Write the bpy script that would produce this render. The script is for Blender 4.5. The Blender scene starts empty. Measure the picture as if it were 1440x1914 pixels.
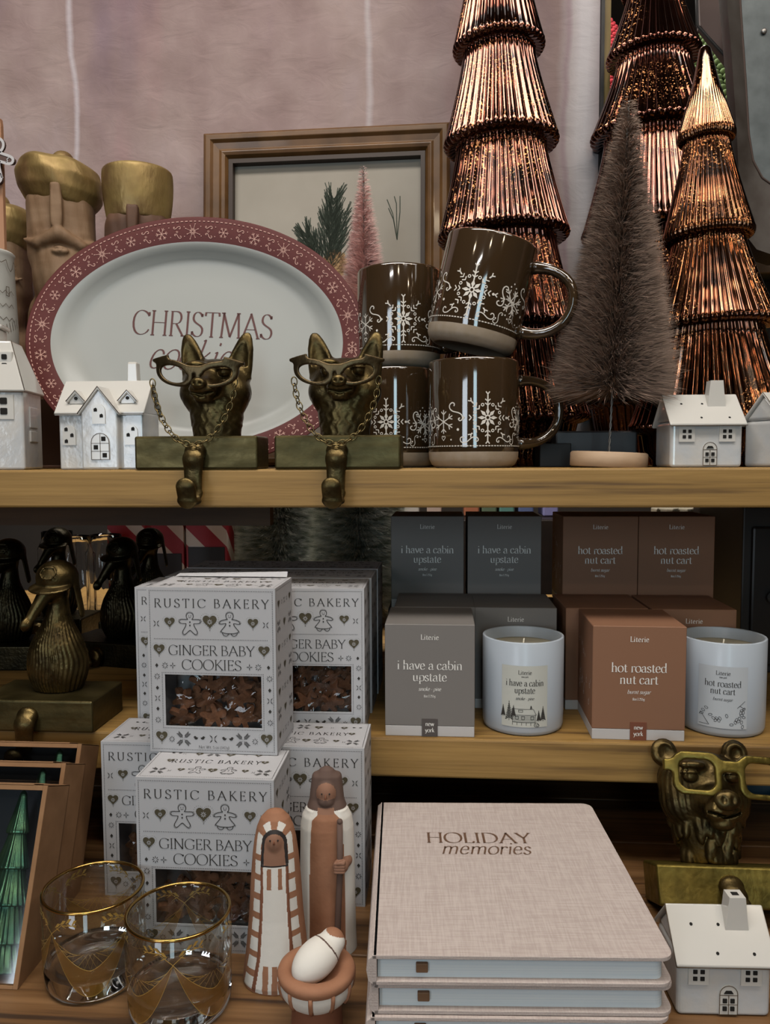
import bpy, bmesh, math, random
import numpy as np
from mathutils import Vector, Matrix, Euler
from mathutils.geometry import tessellate_polygon
random.seed(7)
PI = math.pi
SC = bpy.context.scene
COL = SC.collection
def R(d): return math.radians(d)

# ------------------------------------------------------------------ camera
CAMZ = 1.30
FPX = 1450.0
YAW, PITCH, ROLL = R(4.2), R(3.8), R(0.25)
FWD = Vector((-math.sin(YAW) * math.cos(PITCH), math.cos(YAW) * math.cos(PITCH), -math.sin(PITCH)))
_rt = Vector((math.cos(YAW), math.sin(YAW), 0))
_up = _rt.cross(FWD)
RGT = _rt * math.cos(ROLL) - _up * math.sin(ROLL)
UPV = _up * math.cos(ROLL) + _rt * math.sin(ROLL)
ORG = Vector((0, 0, CAMZ))
def ray(x, y): return FWD + RGT * ((x - 720) / FPX) - UPV * ((y - 957) / FPX)
def PZ(x, y, z):
    d = ray(x, y); t = (z - CAMZ) / d.z
    return ORG + d * t
def PY(x, y, Y):
    d = ray(x, y); return ORG + d * (Y / d.y)
def mpp(p): return (Vector(p) - ORG).dot(FWD) / FPX      # metres per pixel at a point
TZ = CAMZ - 0.008      # top shelf surface
MZ = CAMZ - 0.276      # middle shelf surface
BZ = CAMZ - 0.410      # bottom table surface
YF = PZ(715, 1379, MZ).y  # front edge of both shelves

# ------------------------------------------------------------------ colour and materials
def S(h):
    if isinstance(h, str):
        h = h.lstrip('#'); c = [int(h[i:i + 2], 16) / 255 for i in (0, 2, 4)]
    else: c = [v / 255 for v in h]
    return tuple((v / 12.92 if v <= 0.04045 else ((v + 0.055) / 1.055) ** 2.4) for v in c) + (1.0,)
MATS = {}
def mat(name, col, rough=0.6, metal=0.0, spec=0.5, coat=0.0, trans=0.0, ior=1.45, var=None, vscale=30, vstretch=(1, 1, 1), bump=0.0,
        bscale=60, bstretch=(1, 1, 1), bdetail=4, alpha=None, emit=None, estr=0.0, sheen=0.0, sss=0.0, rvar=None):
    if name in MATS: return MATS[name]
    m = bpy.data.materials.new(name); m.use_nodes = True
    nt = m.node_tree; N = nt.nodes; L = nt.links
    b = N['Principled BSDF']
    b.inputs['Base Color'].default_value = S(col); b.inputs['Roughness'].default_value = rough
    b.inputs['Metallic'].default_value = metal; b.inputs['Specular IOR Level'].default_value = spec
    b.inputs['Coat Weight'].default_value = coat; b.inputs['Coat Roughness'].default_value = 0.06
    b.inputs['Transmission Weight'].default_value = trans; b.inputs['IOR'].default_value = ior
    b.inputs['Sheen Weight'].default_value = sheen
    if sss: b.inputs['Subsurface Weight'].default_value = sss; b.inputs['Subsurface Radius'].default_value = (.01, .006, .004); b.inputs['Subsurface Scale'].default_value = 0.3
    if alpha is not None: b.inputs['Alpha'].default_value = alpha
    if emit: b.inputs['Emission Color'].default_value = S(emit); b.inputs['Emission Strength'].default_value = estr
    tc = N.new('ShaderNodeTexCoord')
    def noise(scale, stretch, detail=4):
        mp = N.new('ShaderNodeMapping'); mp.inputs['Scale'].default_value = stretch
        L.new(tc.outputs['Object'], mp.inputs['Vector'])
        n = N.new('ShaderNodeTexNoise'); n.inputs['Scale'].default_value = scale; n.inputs['Detail'].default_value = detail
        L.new(mp.outputs[0], n.inputs['Vector']); return n
    if var:
        n = noise(vscale, vstretch)
        r = N.new('ShaderNodeValToRGB'); r.color_ramp.elements[0].position = 0.33; r.color_ramp.elements[1].position = 0.67
        r.color_ramp.elements[0].color = S(col); r.color_ramp.elements[1].color = S(var)
        L.new(n.outputs['Fac'], r.inputs[0]); L.new(r.outputs[0], b.inputs['Base Color'])
    if rvar:
        n = noise(vscale * 1.7, vstretch)
        mr = N.new('ShaderNodeMapRange'); mr.inputs[1].default_value = .3; mr.inputs[2].default_value = .7
        mr.inputs[3].default_value = rvar[0]; mr.inputs[4].default_value = rvar[1]
        L.new(n.outputs['Fac'], mr.inputs[0]); L.new(mr.outputs[0], b.inputs['Roughness'])
    if bump:
        n = noise(bscale, bstretch, bdetail)
        bp = N.new('ShaderNodeBump'); bp.inputs['Strength'].default_value = bump; bp.inputs['Distance'].default_value = 0.002
        L.new(n.outputs['Fac'], bp.inputs['Height']); L.new(bp.outputs[0], b.inputs['Normal'])
    MATS[name] = m; return m

def wood(name, c1, c2, dark, scale=1.0, axis='X', rough=0.6, knots=True):
    """sawn softwood: grain lines run along the given axis"""
    if name in MATS: return MATS[name]
    m = bpy.data.materials.new(name); m.use_nodes = True
    nt = m.node_tree; N = nt.nodes; L = nt.links; b = N['Principled BSDF']; b.inputs['Roughness'].default_value = rough
    tc = N.new('ShaderNodeTexCoord'); mp = N.new('ShaderNodeMapping')
    st = {'X': (1.1, 30, 30), 'Y': (30, 1.1, 30), 'Z': (30, 30, 1.1)}[axis]
    mp.inputs['Scale'].default_value = [v * scale for v in st]
    L.new(tc.outputs['Object'], mp.inputs['Vector'])
    n1 = N.new('ShaderNodeTexNoise'); n1.inputs['Scale'].default_value = 2.2; n1.inputs['Detail'].default_value = 6; n1.inputs['Distortion'].default_value = 0.5
    L.new(mp.outputs[0], n1.inputs['Vector'])
    wv = N.new('ShaderNodeTexNoise'); wv.inputs['Scale'].default_value = 9; wv.inputs['Detail'].default_value = 3
    L.new(mp.outputs[0], wv.inputs['Vector'])
    r = N.new('ShaderNodeValToRGB'); e = r.color_ramp.elements
    e[0].position = 0.40; e[0].color = S(dark); e[1].position = 0.70; e[1].color = S(c1)
    k = r.color_ramp.elements.new(0.52); k.color = S(c2)
    mix = N.new('ShaderNodeMath'); mix.operation = 'MULTIPLY_ADD'; mix.inputs[1].default_value = 0.34
    L.new(wv.outputs['Fac'], mix.inputs[0])
    sb = N.new('ShaderNodeMath'); sb.operation = 'MULTIPLY_ADD'; sb.inputs[1].default_value = 0.8; sb.inputs[2].default_value = 0.0
    L.new(n1.outputs['Fac'], sb.inputs[0]); L.new(sb.outputs[0], mix.inputs[2])
    L.new(mix.outputs[0], r.inputs[0])
    out = r.outputs[0]
    if knots:
        mp2 = N.new('ShaderNodeMapping'); mp2.inputs['Scale'].default_value = {'X': (5, 14, 14), 'Y': (14, 5, 14), 'Z': (14, 14, 5)}[axis]
        L.new(tc.outputs['Object'], mp2.inputs['Vector'])
        vo = N.new('ShaderNodeTexVoronoi'); vo.inputs['Scale'].default_value = 0.9
        L.new(mp2.outputs[0], vo.inputs['Vector'])
        kr = N.new('ShaderNodeMapRange'); kr.inputs[1].default_value = 0.035; kr.inputs[2].default_value = 0.10
        L.new(vo.outputs['Distance'], kr.inputs[0])
        mx = N.new('ShaderNodeMix'); mx.data_type = 'RGBA'
        L.new(kr.outputs[0], mx.inputs[0]); mx.inputs[6].default_value = S('#4a3218'); L.new(out, mx.inputs[7]); out = mx.outputs[2]
    L.new(out, b.inputs['Base Color'])
    bp = N.new('ShaderNodeBump'); bp.inputs['Strength'].default_value = 0.25; bp.inputs['Distance'].default_value = 0.001
    L.new(wv.outputs['Fac'], bp.inputs['Height']); L.new(bp.outputs[0], b.inputs['Normal'])
    MATS[name] = m; return m

# ------------------------------------------------------------------ mesh builder
class MB:
    def __init__(s): s.v = []; s.f = []; s.m = []; s.s = []
    def add(s, vs, fs, mi=0, smooth=False, M=None):
        o = len(s.v)
        s.v += [tuple(M @ Vector(v)) if M is not None else tuple(v) for v in vs]
        for f in fs: s.f.append([i + o for i in f]); s.m.append(mi); s.s.append(smooth)
        return s
    def box(s, lo, hi, mi=0, M=None):
        x0, y0, z0 = lo; x1, y1, z1 = hi
        return s.add([(x0, y0, z0), (x1, y0, z0), (x1, y1, z0), (x0, y1, z0), (x0, y0, z1), (x1, y0, z1), (x1, y1, z1), (x0, y1, z1)],
              [(0, 3, 2, 1), (4, 5, 6, 7), (0, 1, 5, 4), (1, 2, 6, 5), (2, 3, 7, 6), (3, 0, 4, 7)], mi, False, M)
    def lathe(s, prof, n=48, mi=0, M=None, rf=None, smooth=True, mis=None):
        vs = []; fs = []; k = len(prof)
        for i in range(n):
            a = 2 * PI * i / n
            for j, (r, z) in enumerate(prof):
                q = r * (rf(a, r, z) if rf else 1)
                vs.append((q * math.cos(a), q * math.sin(a), z))
        for j in range(k - 1):
            ff = [((i * k + j), ((i + 1) % n) * k + j, ((i + 1) % n) * k + j + 1, i * k + j + 1) for i in range(n)]
            if mis: s.add([], [], 0); fs += [(f, mis[j]) for f in ff]
            else: fs += [(f, mi) for f in ff]
        o = len(s.v); s.v += [tuple(M @ Vector(v)) if M is not None else v for v in vs]
        for f, q in fs: s.f.append([i + o for i in f]); s.m.append(q); s.s.append(smooth)
        return s
    def tube(s, pts, r, n=8, mi=0, closed=False, M=None, caps=True, flat=1.0):
        pts = [Vector(p) for p in pts]; k = len(pts)
        rr = r if isinstance(r, (list, tuple)) else [r] * k
        vs = []; up = None
        for i, p in enumerate(pts):
            a = pts[(i - 1) % k] if (closed or i > 0) else p
            b = pts[(i + 1) % k] if (closed or i < k - 1) else p
            t = (b - a).normalized()
            if up is None: up = Vector((0, 0, 1)) if abs(t.z) < .9 else Vector((0, 1, 0))
            x = t.cross(up).normalized(); up = x.cross(t).normalized()
            for j in range(n):
                q = 2 * PI * j / n
                vs.append(p + (x * math.cos(q) + up * math.sin(q) * flat) * rr[i])
        fs = []
        for i in range(k if closed else k - 1):
            i2 = (i + 1) % k
            for j in range(n): fs.append((i * n + j, i * n + (j + 1) % n, i2 * n + (j + 1) % n, i2 * n + j))
        if caps and not closed: fs += [tuple(reversed(range(n))), tuple(range((k - 1) * n, k * n))]
        return s.add(vs, fs, mi, True, M)
    def ball(s, c, r, mi=0, n=16, k=10, M=None):
        c = Vector(c); rx, ry, rz = (r, r, r) if not hasattr(r, '__len__') else r
        vs = [c + Vector((0, 0, rz))]
        for i in range(1, k):
            p = PI * i / k
            for j in range(n):
                a = 2 * PI * j / n
                vs.append(c + Vector((rx * math.sin(p) * math.cos(a), ry * math.sin(p) * math.sin(a), rz * math.cos(p))))
        vs.append(c - Vector((0, 0, rz)))
        fs = [(0, 1 + j, 1 + (j + 1) % n) for j in range(n)]
        for i in range(k - 2):
            for j in range(n): fs.append((1 + i * n + j, 1 + (i + 1) * n + j, 1 + (i + 1) * n + (j + 1) % n, 1 + i * n + (j + 1) % n))
        e = len(vs) - 1; o = 1 + (k - 2) * n
        fs += [(e, o + (j + 1) % n, o + j) for j in range(n)]
        return s.add(vs, fs, mi, True, M)
    def prism(s, poly, d0, d1, mi=0, fn=None, M=None, smooth=False):
        """poly in 2-D; fn(x, y, d) -> 3-D"""
        fn = fn or (lambda x, y, d: (x, y, d)); n = len(poly)
        tri = tessellate_polygon([[Vector((x, y, 0)) for x, y in poly]])
        vs = [fn(x, y, d0) for x, y in poly] + [fn(x, y, d1) for x, y in poly]
        fs = [tuple(t) for t in tri] + [tuple(i + n for i in reversed(t)) for t in tri]
        s.add(vs, fs, mi, False, M)
        o = len(s.v) - 2 * n
        for i in range(n): s.f.append([o + i, o + (i + 1) % n, o + n + (i + 1) % n, o + n + i]); s.m.append(mi); s.s.append(smooth)
        return s
    def build(s, name, mats, parent=None, loc=None, rz=0, rot=None, bevel=0, seg=2, recalc=True, mods=()):
        me = bpy.data.meshes.new(name); me.from_pydata([tuple(v) for v in s.v], [], s.f)
        for m in (mats if isinstance(mats, (list, tuple)) else [mats]): me.materials.append(m)
        me.polygons.foreach_set('material_index', s.m); me.polygons.foreach_set('use_smooth', s.s)
        if recalc:
            bm = bmesh.new(); bm.from_mesh(me); bmesh.ops.recalc_face_normals(bm, faces=bm.faces); bm.to_mesh(me); bm.free()
        me.update()
        o = bpy.data.objects.new(name, me); COL.objects.link(o)
        if parent: o.parent = parent
        if loc is not None: o.location = loc
        o.rotation_euler = rot if rot is not None else (0, 0, rz)
        if bevel:
            b = o.modifiers.new('Bevel', 'BEVEL'); b.width = bevel; b.segments = seg; b.limit_method = 'ANGLE'; b.angle_limit = R(40)
        return o
def tag(o, label=None, cat=None, group=None, kind=None):
    if label: o['label'] = label
    if cat: o['category'] = cat
    if group: o['group'] = group
    if kind: o['kind'] = kind
    return o
def thing(name, label, cat, loc=(0, 0, 0), rz=0, group=None, rot=None):
    o = bpy.data.objects.new(name, None); COL.objects.link(o); o.empty_display_size = 0.02
    o.location = loc; o.rotation_euler = rot if rot is not None else (0, 0, rz)
    return tag(o, label, cat, group)
def dup(root, loc=None, rz=None, label=None, group=None, rot=None, scale=None):
    def cp(o, par):
        c = o.copy(); COL.objects.link(c); c.parent = par
        for ch in list(o.children): cp(ch, c)
        return c
    kids = list(root.children)
    r = root.copy(); COL.objects.link(r)
    for ch in kids: cp(ch, r)
    if loc is not None: r.location = loc
    if rz is not None: r.rotation_euler = (0, 0, rz)
    if rot is not None: r.rotation_euler = rot
    if scale: r.scale = (scale,) * 3 if not hasattr(scale, '__len__') else scale
    if label: r['label'] = label
    if group: r['group'] = group
    return r
def struct(o): o['kind'] = 'structure'; return o

# ------------------------------------------------------------------ signed-distance modelling (numpy) + surface nets
def v3(*a): return np.array(a, dtype=np.float32)
def ell(P, c, r, rot=None):
    q = P - v3(*c)
    if rot is not None: q = q @ np.array(Euler(rot).to_matrix(), dtype=np.float32)
    r = v3(*r); k = np.sqrt(((q / r) ** 2).sum(-1)); k2 = np.sqrt(((q / (r * r)) ** 2).sum(-1)) + 1e-9
    return k * (k - 1) / k2
def cone(P, a, b, ra, rb, flat=None):
    a = v3(*a); b = v3(*b); ba = b - a; q = P - a
    h = np.clip((q @ ba) / (ba @ ba), 0, 1)
    d = q - h[..., None] * ba
    if flat is not None: d = d / v3(*flat)
    return np.sqrt((d ** 2).sum(-1)) - (ra + (rb - ra) * h)
def rbox(P, c, h, r=0.0, rot=None):
    q = P - v3(*c)
    if rot is not None: q = q @ np.array(Euler(rot).to_matrix(), dtype=np.float32)
    d = np.abs(q) - (v3(*h) - r)
    return np.sqrt((np.maximum(d, 0) ** 2).sum(-1)) + np.minimum(d.max(-1), 0) - r
def smin(a, b, k):
    h = np.clip(0.5 + 0.5 * (b - a) / k, 0, 1); return b + (a - b) * h - k * h * (1 - h)
def smax(a, b, k): return -smin(-a, -b, k)
def su(k, *ds):
    d = ds[0]
    for e in ds[1:]: d = smin(d, e, k)
    return d
def nets(f, lo, hi, h):
    ax = [np.arange(lo[i] - h, hi[i] + 2 * h, h, dtype=np.float32) for i in range(3)]
    G = np.stack(np.meshgrid(*ax, indexing='ij'), -1); V = f(G.reshape(-1, 3)).reshape(G.shape[:3])
    n = np.array(V.shape); inside = V < 0
    acc = np.zeros(tuple(n - 1) + (3,), np.float32); cnt = np.zeros(tuple(n - 1), np.float32)
    for a in range(3):
        b, c = [(1, 2), (0, 2), (0, 1)][a]
        sl0 = [slice(None)] * 3; sl1 = [slice(None)] * 3; sl0[a] = slice(0, -1); sl1[a] = slice(1, None)
        v0 = V[tuple(sl0)]; v1 = V[tuple(sl1)]; cr = (v0 < 0) != (v1 < 0)
        t = np.where(cr, v0 / np.where(v0 == v1, 1, v0 - v1), 0)
        pos = G[tuple(sl0)].copy(); pos[..., a] += t * h
        for db in (0, 1):
            for dc in (0, 1):
                s = [None] * 3; s[a] = slice(None)
                s[b] = slice(db, V.shape[b] - 1 + db); s[c] = slice(dc, V.shape[c] - 1 + dc)
                m = cr[tuple(s)]; acc += pos[tuple(s)] * m[..., None]; cnt += m
    act = cnt > 0; idx = -np.ones(cnt.shape, np.int64); idx[act] = np.arange(act.sum())
    verts = acc[act] / cnt[act][:, None]; quads = []
    for a in range(3):
        b, c = [(1, 2), (2, 0), (0, 1)][a]
        sl0 = [slice(None)] * 3; sl1 = [slice(None)] * 3; sl0[a] = slice(0, -1); sl1[a] = slice(1, None)
        i0 = inside[tuple(sl0)]; i1 = inside[tuple(sl1)]; cr = i0 != i1
        I = np.argwhere(cr); I = I[(I[:, b] > 0) & (I[:, c] > 0) & (I[:, b] < n[b] - 1) & (I[:, c] < n[c] - 1)]
        if not len(I): continue
        def g(ob, oc):
            J = I.copy(); J[:, b] += ob; J[:, c] += oc; return idx[J[:, 0], J[:, 1], J[:, 2]]
        q = np.stack([g(-1, -1), g(0, -1), g(0, 0), g(-1, 0)], 1)
        fl = ~i0[I[:, 0], I[:, 1], I[:, 2]]; q[fl] = q[fl][:, ::-1]; quads.append(q)
    q = np.concatenate(quads)
    return verts, q
def sculpt(name, f, lo, hi, h, m, parent=None, loc=(0, 0, 0), rot=(0, 0, 0), matf=None, smooth=1):
    v, q = nets(f, lo, hi, h)
    if smooth:  # light laplacian relaxing of the net
        for _ in range(smooth):
            s = np.zeros_like(v); c = np.zeros(len(v), np.float32)
            for i in range(4):
                a, b = q[:, i], q[:, (i + 1) % 4]
                np.add.at(s, a, v[b]); np.add.at(c, a, 1); np.add.at(s, b, v[a]); np.add.at(c, b, 1)
            v = v * .5 + (s / c[:, None]) * .5
    me = bpy.data.meshes.new(name); me.from_pydata(v.tolist(), [], q.tolist())
    for mm in (m if isinstance(m, (list, tuple)) else [m]): me.materials.append(mm)
    me.polygons.foreach_set('use_smooth', [True] * len(q))
    if matf is not None:
        cen = v[q].mean(1); me.polygons.foreach_set('material_index', np.asarray(matf(cen), dtype=np.int32))
    me.update()
    o = bpy.data.objects.new(name, me); COL.objects.link(o); o.location = loc; o.rotation_euler = rot
    if parent: o.parent = parent
    return o
# ------------------------------------------------------------------ printed ink: 2-D strokes, a drawn serif alphabet, ornaments
def bez(p0, p1, p2, p3, n=9):
    o = []
    for i in range(1, n + 1):
        t = i / n; u = 1 - t
        o.append((u**3*p0[0] + 3*u*u*t*p1[0] + 3*u*t*t*p2[0] + t**3*p3[0], u**3*p0[1] + 3*u*u*t*p1[1] + 3*u*t*t*p2[1] + t**3*p3[1]))
    return o
def path(s):
    """M/L/C path string -> list of polylines"""
    t = s.replace('M', ' M ').replace('L', ' L ').replace('C', ' C ').split(); out = []; i = 0; cur = None; cmd = None
    while i < len(t):
        if t[i] in 'MLC': cmd = t[i]; i += 1; continue
        if cmd == 'M': cur = [(float(t[i]), float(t[i + 1]))]; out.append(cur); i += 2; cmd = 'L'
        elif cmd == 'L': cur.append((float(t[i]), float(t[i + 1]))); i += 2
        else:
            c = [float(q) for q in t[i:i + 6]]; cur += bez(cur[-1], c[0:2], c[2:4], c[4:6]); i += 6
    return out
# glyph: width, stroke path, serif feet (x, y, half width)
GL = {
'A': (.86, 'M.07 0 L.43 1 M.41 1.02 L.80 0 M.19 .36 L.66 .36', [(.07, 0), (.80, 0)]),
'B': (.70, 'M.15 0 L.15 1 M.08 1 L.34 1 C.60 1 .60 .54 .34 .54 L.15 .54 M.34 .54 C.74 .54 .72 0 .34 0 L.08 0', []),
'C': (.86, 'M.80 .78 C.64 1.10 .07 1.12 .07 .5 C.07 -.12 .64 -.10 .82 .22 M.80 .78 L.80 .93', []),
'D': (.88, 'M.15 0 L.15 1 M.08 1 L.34 1 C.96 1 .96 0 .34 0 L.08 0', []),
'E': (.62, 'M.15 0 L.15 1 M.08 1 L.52 1 L.54 .88 M.15 .53 L.45 .53 M.45 .60 L.45 .46 M.08 0 L.54 0 L.57 .13', []),
'G': (.90, 'M.80 .80 C.64 1.10 .07 1.12 .07 .5 C.07 -.12 .60 -.08 .78 .10 L.78 .40 M.80 .80 L.80 .93', [(.78, .40)]),
'H': (.88, 'M.15 0 L.15 1 M.73 0 L.73 1 M.15 .52 L.73 .52', [(.15, 0), (.15, 1), (.73, 0), (.73, 1)]),
'I': (.32, 'M.16 0 L.16 1', [(.16, 0), (.16, 1)]),
'K': (.74, 'M.15 0 L.15 1 M.60 1 L.17 .46 M.27 .58 L.70 0', [(.15, 0), (.15, 1), (.60, 1), (.70, 0)]),
'L': (.58, 'M.15 0 L.15 1 M.08 0 L.50 0 L.54 .15', [(.15, 1)]),
'M': (1.02, 'M.10 0 L.17 1 M.15 1.02 L.50 .04 M.50 .02 L.84 1 M.85 1 L.92 0', [(.10, 0), (.15, 1), (.85, 1), (.92, 0)]),
'N': (.90, 'M.15 0 L.15 1 M.13 1 L.76 0 M.76 0 L.76 1', [(.15, 0), (.13, 1), (.76, 1)]),
'O': (.94, 'M.47 1.02 C-.08 1.02 -.08 -.02 .47 -.02 C1.02 -.02 1.02 1.02 .47 1.02', []),
'R': (.74, 'M.15 0 L.15 1 M.08 1 L.36 1 C.66 1 .66 .50 .36 .50 L.15 .50 M.36 .50 L.70 0', [(.15, 0), (.70, 0)]),
'S': (.62, 'M.51 .82 C.44 1.08 .10 1.06 .10 .76 C.10 .50 .55 .52 .55 .25 C.55 -.08 .14 -.08 .07 .20 M.51 .82 L.51 .94 M.07 .2 L.07 .06', []),
'T': (.74, 'M.37 0 L.37 1 M.04 .86 L.06 1 L.68 1 L.70 .86', [(.37, 0)]),
'U': (.86, 'M.16 1 L.16 .32 C.16 -.12 .70 -.12 .70 .32 L.70 1', [(.16, 1), (.70, 1)]),
'W': (1.1, 'M.06 1 L.34 0 M.34 0 L.56 1 M.54 1 L.80 0 M.80 0 L1.02 1', [(.06, 1), (.55, 1), (1.02, 1)]),
'Y': (.76, 'M.07 1 L.39 .48 L.39 0 M.70 1 L.39 .48', [(.07, 1), (.70, 1), (.39, 0)]),
'a': (.54, 'M.11 .48 C.14 .68 .40 .70 .40 .44 L.40 .10 C.40 -.02 .48 -.01 .53 .05 M.40 .38 C.28 .38 .07 .34 .07 .16 C.07 -.07 .34 -.03 .40 .14', []),
'b': (.60, 'M.13 0 L.13 1.02 L.06 .98 M.13 .46 C.21 .68 .55 .70 .55 .32 C.55 -.07 .21 -.06 .13 .12', []),
'c': (.50, 'M.43 .48 C.38 .70 .06 .72 .06 .31 C.06 -.08 .36 -.06 .46 .14', []),
'd': (.60, 'M.38 .98 L.46 1.02 L.46 .06 L.55 .02 M.46 .46 C.38 .68 .05 .70 .05 .31 C.05 -.07 .38 -.06 .46 .14', []),
'e': (.52, 'M.07 .36 L.43 .36 C.44 .76 .06 .76 .06 .31 C.06 -.08 .36 -.06 .46 .13', []),
'g': (.54, 'M.42 .5 C.37 .68 .07 .68 .07 .36 C.07 .04 .37 .04 .42 .22 M.42 .62 L.42 -.08 C.42 -.36 .14 -.36 .07 -.18 M.42 .6 L.52 .62', []),
'h': (.62, 'M.13 0 L.13 1.02 L.06 .98 M.13 .44 C.22 .68 .47 .72 .47 .42 L.47 0', [(.13, 0), (.47, 0)]),
'i': (.28, 'M.14 0 L.14 .62 L.06 .58 M.14 .84 L.14 .93', [(.14, 0)]),
'k': (.56, 'M.13 0 L.13 1.02 L.06 .98 M.44 .61 L.15 .26 M.23 .36 L.49 0', [(.13, 0), (.42, .61), (.49, 0)]),
'l': (.28, 'M.14 0 L.14 1.02 L.06 .98', [(.14, 0)]),
'm': (.92, 'M.13 0 L.13 .62 L.06 .58 M.13 .44 C.20 .68 .45 .72 .45 .42 L.45 0 M.45 .44 C.52 .68 .77 .72 .77 .42 L.77 0', [(.13, 0), (.45, 0), (.77, 0)]),
'n': (.62, 'M.13 0 L.13 .62 L.06 .58 M.13 .44 C.22 .68 .47 .72 .47 .42 L.47 0', [(.13, 0), (.47, 0)]),
'o': (.56, 'M.28 .65 C-.04 .65 -.04 -.02 .28 -.02 C.60 -.02 .60 .65 .28 .65', []),
'p': (.60, 'M.13 -.30 L.13 .62 L.06 .58 M.13 .46 C.21 .68 .55 .70 .55 .32 C.55 -.07 .21 -.06 .13 .12', [(.13, -.30)]),
'r': (.42, 'M.13 0 L.13 .62 L.06 .58 M.13 .42 C.18 .62 .28 .66 .38 .58 L.38 .52', [(.13, 0)]),
's': (.42, 'M.35 .50 C.29 .68 .08 .68 .08 .48 C.08 .30 .37 .34 .37 .16 C.37 -.06 .10 -.06 .05 .14', []),
't': (.38, 'M.17 .80 L.17 .14 C.17 -.05 .29 -.02 .35 .06 M.04 .62 L.33 .62', []),
'u': (.62, 'M.06 .60 L.13 .62 L.13 .20 C.13 -.08 .38 -.04 .46 .18 M.39 .62 L.46 .62 L.46 .04 L.56 .02', []),
'v': (.54, 'M.06 .62 L.28 0 M.28 0 L.48 .62', [(.06, .62), (.48, .62)]),
'w': (.80, 'M.05 .62 L.24 0 M.24 0 L.40 .62 M.39 .62 L.58 0 M.58 0 L.74 .62', [(.05, .62), (.39, .62), (.74, .62)]),
'y': (.54, 'M.06 .62 L.29 .02 M.48 .62 L.25 -.12 C.2 -.3 .1 -.32 .05 -.24', [(.06, .62), (.48, .62)]),
'z': (.46, 'M.06 .5 L.08 .62 L.40 .62 L.06 0 L.40 0 L.42 .12', []),
'1': (.40, 'M.08 .78 L.2 .9 L.2 0', [(.2, 0)]), '2': (.5, 'M.07 .68 C.1 .98 .44 .96 .42 .66 C.4 .4 .1 .2 .06 0 L.46 0', []),
'4': (.5, 'M.34 0 L.34 .9 L.04 .26 L.46 .26', []), '5': (.48, 'M.40 .9 L.12 .9 L.1 .52 C.44 .66 .5 -.02 .2 -.02 L.06 .08', []),
'8': (.5, 'M.25 .9 C.02 .9 .02 .5 .25 .48 C.5 .45 .5 -.02 .25 -.02 C0 -.02 0 .45 .25 .48 C.48 .5 .48 .9 .25 .9', []),
'(': (.3, 'M.24 1 C.04 .7 .04 .1 .24 -.2', []), ')': (.3, 'M.06 1 C.26 .7 .26 .1 .06 -.2', []), '|': (.24, 'M.12 -.1 L.12 1', []),
'.': (.2, 'M.1 0 L.1 .08', []), '*': (.4, 'M.2 .28 L.2 .38', []), ' ': (.30, '', []), '3': (.46, 'M.07 .78 C.2 .98 .42 .9 .38 .68 C.34 .5 .2 .48 .2 .48 C.46 .46 .46 0 .2 -.02 L.06 .1', []),
}
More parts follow.
